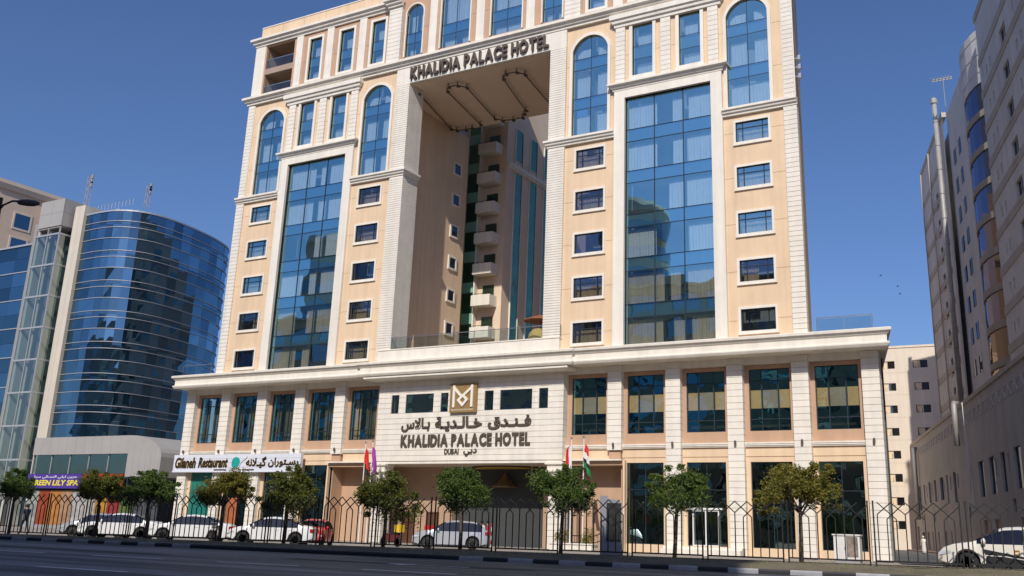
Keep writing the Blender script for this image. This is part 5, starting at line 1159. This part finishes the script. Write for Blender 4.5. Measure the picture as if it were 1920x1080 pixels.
# long glass wing to the left
for r in range(18):
    za = 1.5+1.9*r
    for c in range(7):
        x1 = -12.4-4.2*c; j = rnd.uniform(-0.01, 0.01)
        MB().add([(x1-4.17, 0.6, za), (x1, 0.6+j, za), (x1, 0.6, za+1.87), (x1-4.17, 0.6-j, za+1.87)], [(0, 1, 2, 3)]).build('wing_pane', M_OFF, OB)
    if r % 2 == 0: MB().box(-41.8, -12.4, 0.45, 0.6, za-0.06, za+0.06).build('wing_fin', M_ALU, OB)
MB().box(-41.8, -12.5, 0.7, 15, 0, 35.4).build('wing_core', M_SPAND, OB); MB().box(-41.9, -12.4, 0.4, 15, 35.5, 35.75).build('wing_roof_edge', M_ALU, OB)
MB().box(-13, -3, 5, 14, 38, 40.5).build('roof_plant', pmat('plant_room', (0.55, 0.47, 0.40), 0.8, 0.05), OB)
rl = MB()
for k in range(14): rl.tube([(-9+0.7*k, 4.6, 40.5), (-9+0.7*k, 4.6, 41.3)], 0.02, 4)
rl.tube([(-9, 4.6, 41.3), (0.1, 4.6, 41.3)], 0.02, 4); rl.tube([(-9, 4.6, 40.9), (0.1, 4.6, 40.9)], 0.02, 4); rl.build('roof_railing', M_ALU, OB)
# masts on that roof
def mast(x, y, z, h, label, lattice=True):
    t = thing('antenna_mast', label, 'antenna', (x, y, z))
    m = MB(); w = 0.22
    for sx, sy in ((w, w), (w, -w), (-w, w), (-w, -w)): m.tube([(sx, sy, 0), (sx, sy, h)], 0.035, 4)
    n = int(h/0.5)
    for k in range(n):
        za, zb = h*k/n, h*(k+1)/n; s = 1 if k % 2 else -1
        m.tube([(w*s, -w, za), (-w*s, -w, zb)], 0.022, 4); m.tube([(w, w*s, za), (w, -w*s, zb)], 0.022, 4)
    m.build('lattice', pmat('galvanised', (0.25, 0.24, 0.23), 0.6, 0.1, metal=0.3), t)
    m = MB()
    for k, zz in enumerate((0.98, 0.85, 0.75)): m.tube([(-0.5, 0, h*zz), (0.5, 0, h*zz+0.1)], 0.03, 4); m.box(0.3, 0.5, -0.1, 0.1, h*zz-0.3, h*zz+0.35)
    m.build('aerials', M_CLAD, t)
mast(-112.3, 13.0, 39.3, 4.6, 'tall lattice mast rising beside the lift shaft'); mast(-107.0, 18.0, 40.4, 3.0, 'short lattice mast on the glass block roof')
# canopy of the podium, clad in metal panels
cn = thing('metal_canopy', 'metal clad canopy with a rounded end over the shop fronts', 'canopy', (-107.0, 8.0, 0.0))
for k in range(11):
    x = 1.46*k; MB().box(x+0.01, x+1.45, 0, 8, 7.8, 9.7).build('cladding_panel', M_CLAD, cn)
prof = [(16.06, 9.7)]+[(16.06+5.2*math.sin(a), 7.4+2.3*math.cos(a)) for a in [math.pi/2*k/8 for k in range(1, 9)]]
for a, b in zip(prof[:-1], prof[1:]):
    MB().prism_y([a, b, (b[0]-0.02, 5.4), (a[0]+0.01, 5.4)], 0.0, 9.0).build('curved_panel', M_CLAD, cn)
MB().box(0.1, 15.9, 0.6, 8, 0, 7.79).build('core', M_SPAND, cn)
for k in range(5):
    MB().box(3.2*k+0.06, 3.2*k+3.14, 0.3, 0.33, 5.75, 7.78).build('upper_pane', M_SHOP, cn)
    MB().box(3.2*k-0.05, 3.2*k+0.05, 0.2, 0.4, 5.7, 7.8).build('pane_post', M_ALU, cn)
sf = thing('shop', 'row of shop fronts covered with orange and white posters', 'shop', (-107.0, 8.0, 0.0))
cols = [((0.50, 0.53, 0.50), 0), ((0.45, 0.08, 0.02), 1), ((0.62, 0.26, 0.06), 1), ((0.58, 0.34, 0.20), 1), ((0.62, 0.60, 0.58), 1), ((0.60, 0.58, 0.52), 1), ((0.65, 0.33, 0.05), 1), ((0.40, 0.05, 0.05), 1), ((0.13, 0.20, 0.05), 1), ((0.12, 0.12, 0.13), 0), ((0.10, 0.11, 0.13), 0)]
for k, (c, lit) in enumerate(cols): MB().box(1.95*k+0.02, 1.95*k+1.93, 0.25, 0.3, 0.3, 3.95).build('poster_panel', pmat('poster_%d' % k, tuple(v*0.6 for v in c), 0.5, 0.35, 1.4), sf)
MB().box(0, 21, 0.2, 0.5, -0.1, 0.3).build('plinth', M_KW, sf)
bn = MB().box(0.0, 9.3, -0.12, 0.1, 4.15, 5.7).build('spa_banner', pmat('banner_purple', (0.07, 0.035, 0.26), 0.5, 0.06, 0.8), None, (-107.0, 8.0, 0), label='purple shop banner with yellow GREEN LILY SPA lettering', cat='banner')
M_YEL = pmat('banner_yellow', (0.75, 0.62, 0.05), 0.5, 0.02)
word(bn, 'GREEN LILY SPA', 0.6, 8.9, 4.45, 5.05, -0.13, M_YEL, 0.03, 0.035, 'banner_lettering', 0.12)
word(bn, '\ufe8e\ufe92\ufeb3 \ufef2\ufe8b\ufe8e\ufeb4\ufee8\ufedf\ufe8d \ufef2\ufee0\ufef4\ufedf \ufee6\ufef3\ufeae\ufe9f', 1.2, 8.6, 5.15, 5.55, -0.13, C_WHT, 0.02, 0.015, 'banner_arabic')
rb = MB().box(9.5, 15.9, -0.12, 0.1, 4.0, 5.7).build('shop_fascia', pmat('fascia_red', (0.40, 0.05, 0.015), 0.5, 0.08), None, (-107.0, 8.0, 0), label='plain red shop fascia right of the purple banner', cat='sign')

# beige block behind the lift shaft
BB = thing('beige_block', 'beige building with dark windows behind the glass office block', 'building', (-148.0, 22.0, 0))
M_BB = pmat('block_render', (0.60, 0.46, 0.35), 0.85, 0.06, 0.4)
mb = MB(); mb.box(-30, 0.0, 0, 46, 0, 51.4); mb.build('wall', M_BB, BB)
MB().sweep([(-30, -0.0), (0.0, -0.0), (0.0, 46)], [(-0.2, 50.6), (0.3, 50.6), (0.6, 51.4), (0.6, 52.0), (-0.2, 52.0)]).build('cornice', pmat('block_trim', (0.64, 0.53, 0.42), 0.8, 0.04), BB)
for r in range(7):
    for y in (3.5, 11.5, 19.5, 27.5): 
        z = 45.0-4.0*r
        w = ring_frame(MB(), 0, 2.6, 0, 2.3, 0.3, -0.06, 0.12).build('window_surround', MATS['block_trim'], BB, (0.02, y, z), (0, 0, R(90)))
        MB().box(0, 2.6, -0.02, 0.03, 0, 2.3).build('pane', M_OFF, w)
    for x in (-25, -18, -11, -4):
        w = ring_frame(MB(), 0, 2.6, 0, 2.3, 0.3, -0.12, 0.06).build('window_surround', MATS['block_trim'], BB, (x-1.3, -0.02, z), (0, 0, 0))
        MB().box(0, 2.6, -0.05, 0.03, 0, 2.3).build('pane', M_OFF, w)
for y in (8.2, 24): MB().box(0, 2.2, y, y+6, 48.2, 49.0).build('roof_hood', MATS['block_trim'], BB)

# =================================================================== FLATS ON THE RIGHT
FA = thing('apartment_block', 'grey block of flats in shade with a curved glazed bay at the right edge', 'building', (-20.87, 76.69, 0.0), R(-74.5))
M_FG = pmat('flats_render', (0.70, 0.67, 0.63), 0.85, 0.10, 0.35, streak=0.12)
M_FG2 = pmat('flats_band', (0.52, 0.465, 0.40), 0.85, 0.08, 0.5, streak=0.15)
M_FSP = pmat('bay_spandrel', (0.42, 0.36, 0.28), 0.8, 0.06, 0.6)
# near wall beyond the bay, slot, far wall
fw_ = []
for f in range(11):
    z = 38.9-3.2*f
    if z < 14.5: continue
    for x in (63.0, 72.0, 81.0, 90.0): fw_.append((x, x+2.2, z, z+1.7))
    for x in (57.2, 58.7, 68.0, 69.5, 77.0, 78.5): fw_.append((x, x+0.42, z+0.75, z+1.65))
    for x in (24.2,): fw_.append((x, x+1.6, z-0.8, z+1.0))
    for x in (20.6, 22.2, 27.4): fw_.append((x, x+0.42, z-0.1, z+0.85))
mb = MB(); wall_grid(mb, 54.6, 105, 14, 46, 0.0, [o for o in fw_ if o[0] > 50], 0.35); mb.build('wall', M_FG, FA)
mb = MB(); wall_grid(mb, 13, 33.2, 14, 46, 0.0, [o for o in fw_ if o[0] < 40], 0.35); mb.build('wall', M_FG, FA)
mb = MB(); mb.box(13, 105, 4.0, 22, 14, 45.4); mb.box(13, 13.3, 0, 4, 14, 46); mb.box(33.2, 43.6, 0.45, 4, 14, 46.3); mb.box(13.3, 33.0, 0.8, 4, 14, 45); mb.box(54.7, 105, 0.8, 4, 14, 45); mb.build('body', M_FG, FA)
M_FGL = office_glass('flat_window_glass', (0.30, 0.34, 0.40), (0.02, 0.02, 0.022), 0.35, 0.02)
for a, b, c, d in fw_:
    w = MB().box(a, b, 0.2, 0.22, c, d).build('window', M_FGL, FA)
    if b-a > 1: MB().box((a+b)/2-0.03, (a+b)/2+0.03, 0.14, 0.2, c, d).box(a-0.1, b+0.1, -0.12, 0.0, c-0.12, c).build('window_bar', M_FG2, w)
for f in range(10):
    z = 41.6-3.2*f
    if z < 14.5: continue
    MB().box(54.6, 105, -0.08, 0.0, z, z+0.7).build('floor_band', M_FG2, FA); MB().box(13.3, 31.0, -0.08, 0.0, z, z+0.7).build('floor_band', M_FG2, FA)
    for x in (35.5, 38.6): w = MB().box(x, x+1.3, 0.41, 0.45, z-2.2, z-0.6).build('window', M_FGL, FA)
MB().box(13, 33.2, -0.1, 0.4, 46, 46.6).box(54.4, 105, -0.1, 0.4, 46, 46.6).build('parapet', M_FG2, FA)
# curved bay
bc = 48.7; br = 6.6; by = 3.65
def bay_pt(t): return (bc+br*math.sin(t), by-br*math.cos(t)*0.62+0.2)
T = [R(-78+156*i/12) for i in range(13)]
M_BAYG = [office_glass('bay_glass_blue', (0.44, 0.42, 0.56), (0.03, 0.03, 0.06), 0.36, 0.03), office_glass('bay_glass_brown', (0.46, 0.36, 0.30), (0.035, 0.025, 0.02), 0.36, 0.06)]
P_ = [bay_pt(t) for t in T]
for f in range(9):
    z0 = 38.6-3.2*f
    for i in range(12):
        (xa, ya), (xb, yb) = P_[i], P_[i+1]
        MB().add([(xa, ya, z0), (xb, yb, z0), (xb, yb, z0+2.6), (xa, ya, z0+2.6)], [(0, 1, 2, 3)]).build('bay_pane', M_BAYG[0 if (i < 8 and f < 7) else 1], FA)
    MB().sweep(P_, [(-0.2, z0-0.6), (0.12, z0-0.6), (0.12, z0), (-0.2, z0)]).build('bay_spandrel', M_FSP, FA)
MB().sweep(P_, [(-0.4, 41.2), (0.1, 41.2), (0.1, 46.35), (-0.4, 46.35)]).build('bay_crown', M_FG, FA)
MB().prism_z([(x*0.98+bc*0.02, y+0.3) for x, y in P_]+[(54.5, 4.5), (43, 4.5)], 12, 46.3).build('bay_core', M_SPAND, FA)
for zz in (42.2, 43.9, 45.6): MB().sweep(P_, [(0.0, zz), (0.125, zz), (0.125, zz+0.03), (0.0, zz+0.03)]).build('crown_joint', M_FG2, FA)
# service duct up the wall
dm = pmat('galvanised_duct', (0.34, 0.33, 0.31), 0.55, 0.1, 1.0, metal=0.2)
dk = MB().tube([(32.2, -0.55, 13.8), (32.2, -0.55, 48.0)], 0.26, 12).build('exhaust_duct', dm, FA, smooth=True)
for k in range(12): MB().lathe([(0.26, 0), (0.30, 0.02), (0.30, 0.1), (0.26, 0.12)], 12, (32.2, -0.55, 15+2.8*k)).build('duct_collar', dm, dk)
MB().lathe([(0.26, 0), (0.38, 0.1), (0.38, 0.6), (0.15, 0.8)], 12, (32.2, -0.55, 48.0)).build('duct_cowl', dm, dk)
for x in (14.5, 22.0): MB().tube([(x, -0.2, 14), (x, -0.2, 46)], 0.09, 6).build('drain_pipe', M_FG2, FA)
an = thing('roof_aerial', 'flat metal aerial on the roof edge of the flats', 'antenna', (-20.87+0.267*36, 76.69-0.964*36, 46.0)); an.scale = (0.7, 0.7, 0.8); MB().tube([(0, 0, 0), (0, 0, 4.2)], 0.05, 5).build('mast', dm, an)
mm_ = MB()
for k in range(6): mm_.box(-1.6+0.5*k, -1.5+0.5*k, -0.6, 0.6, 4.2, 4.27)
mm_.box(-1.7, 1.3, -0.05, 0.05, 4.15, 4.25).box(-1.7, 1.3, -0.05, 0.05, 3.9, 4.0); mm_.build('dipoles', dm, an)
# podium of the flats
lw = []
rnd = random.Random(4)
for x in [-20+5.2*k for k in range(22)]:
    if rnd.random() < 0.95: lw.append((x, x+rnd.choice((1.2, 1.8, 2.6)), rnd.choice((5.2, 5.8)), 8.3))
    if rnd.random() < 0.45: lw.append((x+2.9, x+3.5, 6.6, 8.0))
    if rnd.random() < 0.6: lw.append((x+0.2, x+rnd.choice((1.2, 2.6)), 0.3, rnd.choice((2.4, 3.2))))
    if rnd.random() < 0.3: lw.append((x+3.2, x+4.4, 3.6, 4.6))
mb = MB(); wall_grid(mb, -28, 105, -0.1, 14.0, -1.2, lw, 0.3); mb.box(-28, 105, -0.85, 22, -0.1, 13.8); mb.build('podium_wall', pmat('flats_podium', (0.50, 0.485, 0.47), 0.85, 0.14, 0.3, streak=0.10), FA)
for i, (a, b, c, d) in enumerate(lw): MB().box(a, b, -1.0, -0.97, c, d).build('podium_window', M_FGL if i % 3 else pmat('shutter_tan', (0.50, 0.36, 0.25), 0.8, 0.1), FA)
MB().box(-28, 105, -1.35, -0.6, 14.0, 14.35).build('podium_coping', M_FG2, FA)
m_oct = MB()
for (a, b), (c, d) in zip([(-1.0, 0), (-0.7, 0.45), (0.7, 0.45), (1.0, 0), (0.7, -0.45), (-0.7, -0.45)], [(-0.7, 0.45), (0.7, 0.45), (1.0, 0), (0.7, -0.45), (-0.7, -0.45), (-1.0, 0)]): m_oct.tube([(a, -1.22, b), (c, -1.22, d)], 0.05, 4)
m_oct = m_oct.mesh('relief_link', M_FG)
for k in range(38): obj('relief_link', m_oct, FA, (-22+2.35*k, 0, 12.6))
for x, z0, z1 in ((-3.0, 4.0, 13.2), (34.5, 10.4, 14.6)):
    MB().tube([(x-1.2, -0.8, z1), (x-0.3, -1.6, z1), (x, -1.65, z1-0.3), (x, -1.65, z0)], 0.28, 10).build('elbow_duct', dm, FA, smooth=True)
MB().tube([(38.0, -1.4, 14.2), (38.3, -1.35, 9), (39.4, -1.35, 4.0)], 0.05, 5).tube([(37.8, -1.4, 14.2), (38.5, -1.35, 9), (39.5, -1.35, 4.0)], 0.05, 5).build('hanging_cable', C_WHT, FA)
# pale building at the end of the side street
PB = thing('pale_block', 'pale low block of flats closing the view along the side street', 'building', (-24.5, 86.0, 0.0), R(2))
M_PB = pmat('pale_render', (0.74, 0.64, 0.52), 0.85, 0.04, 0.4, streak=0.08)
pw = []
for r in range(8):
    z = 25.2-3.2*r
    for x in (-18, -13.5, -9.0, -3.6, 0.9, 5.4): pw.append((x, x+2.0, z, z+1.1))
mb = MB(); wall_grid(mb, -25, 9, -0.1, 28.2, 0, pw, 0.25, joints=[24.6-3.2*k for k in range(7)]); mb.box(-25, 9, 0.4, 14, -0.1, 28.0); mb.build('wall', M_PB, PB)
for a, b, c, d in pw: 
    w = MB().box(a, b, 0.15, 0.17, c, d).build('window', M_FGL, PB); MB().box(a+0.9, a+1.0, 0.1, 0.15, c, d).build('window_bar', M_FG2, w); obj('curtain', curtain_mesh(0.8, 1.0, int(a)+int(c)).mesh('curtain', M_CURT), w, (a+0.1, 0.14, c+0.05), (0, 0, 0), (1, 0.3, 1))
MB().box(-25.1, 9.1, -0.1, 0.4, 28.2, 28.5).build('parapet', M_PB, PB); MB().box(7.5, 9.5, -1.2, 14, 0, 29.2).build('stair_tower', M_PB, PB)

# =================================================================== ACROSS THE ROAD (behind the camera: mirrored in the glass, shading the road)
OP = thing('opposite_block', 'long tan block across the road, mirrored in the hotel glass', 'building', (-92.0, -70.0, 0.0), R(180))
M_OPW = pmat('opposite_render', (0.36, 0.29, 0.22), 0.85, 0.08, 0.4); M_OPG = office_glass('opposite_glass', (0.35, 0.5, 0.6), (0.015, 0.02, 0.025), 0.4, 0.02)
ops = []
for r in range(9):
    for c in range(30): ops.append((-92+6.2*c+0.6, -92+6.2*c+5.0, 2.5+3.8*r, 4.9+3.8*r))
mb = MB(); wall_grid(mb, -93, 93, -0.1, 36.8, 0, ops, 0.3); mb.box(-93, 93, 0.5, 26, -0.1, 36.6); mb.build('wall', M_OPW, OP)
g = MB()
for a, b, c, d in ops: g.quad((a, 0.25, c), (b, 0.25, c), (b, 0.25, d), (a, 0.25, d))
g.build('window_band', M_OPG, OP, kind='stuff')
for z in (13.2, 36.75): MB().box(-93.5, 93.5, -0.5, 0.6, z, z+0.5).build('cornice', pmat('opposite_trim', (0.5, 0.43, 0.34), 0.8, 0.05), OP)
for (x, y, r, h, lab) in ((-64.5, -80, 5.5, 54, 'round domed tower across the road opposite the right glazed bay'), (-128, -80, 6.0, 56, 'round domed tower across the road opposite the left glazed bay')):
    t = thing('round_tower', lab, 'tower', (x, y, 0)); MB().lathe([(r, 0), (r, h-3)], 24).build('drum', M_OPW, t)
    MB().lathe([(r*1.05, h-3), (r*1.05, h-2.4), (r*0.95, h-1.5), (r*0.6, h-0.3), (0.1, h)], 24).build('dome', MATS['opposite_trim'], t)
    for k in range(12): MB().lathe([(r+0.05, 3+4*k), (r+0.05, 5.4+4*k)], 24).build('window_ring', M_OPG, t)

# birds over the side street
for bx, bz, by, lab in ((1651, 517, 60, 'upper left of three small dark birds in the sky'), (1683, 537, 62, 'middle of three small dark birds in the sky'), (1687, 551, 61, 'lowest of three small dark birds in the sky')):
    d = fw + r2*((bx-1020)/FPX) - u2*((bz-440)/FPX); p = CAMLOC+d*by
    t = thing('bird', lab, 'bird', tuple(p), R(40)); t.scale = (0.55, 0.55, 0.55); MB().lathe([(0.005, -0.16), (0.04, -0.06), (0.045, 0.03), (0.02, 0.12), (0.005, 0.15)], 8).build('body', M_BLACK, t, (0, 0, 0), (0, R(90), 0))
    for s in (1, -1): MB().add([(0.05, 0, 0), (-0.06, 0, 0), (-0.10, s*0.25, 0.06), (0.0, s*0.28, 0.07), (0.05, 0, 0.012), (-0.06, 0, 0.012), (-0.10, s*0.25, 0.066), (0.0, s*0.28, 0.076)], [(0, 1, 2, 3), (4, 5, 6, 7), (0, 1, 5, 4), (1, 2, 6, 5), (2, 3, 7, 6), (3, 0, 4, 7)]).build('wing', M_BLACK, t)
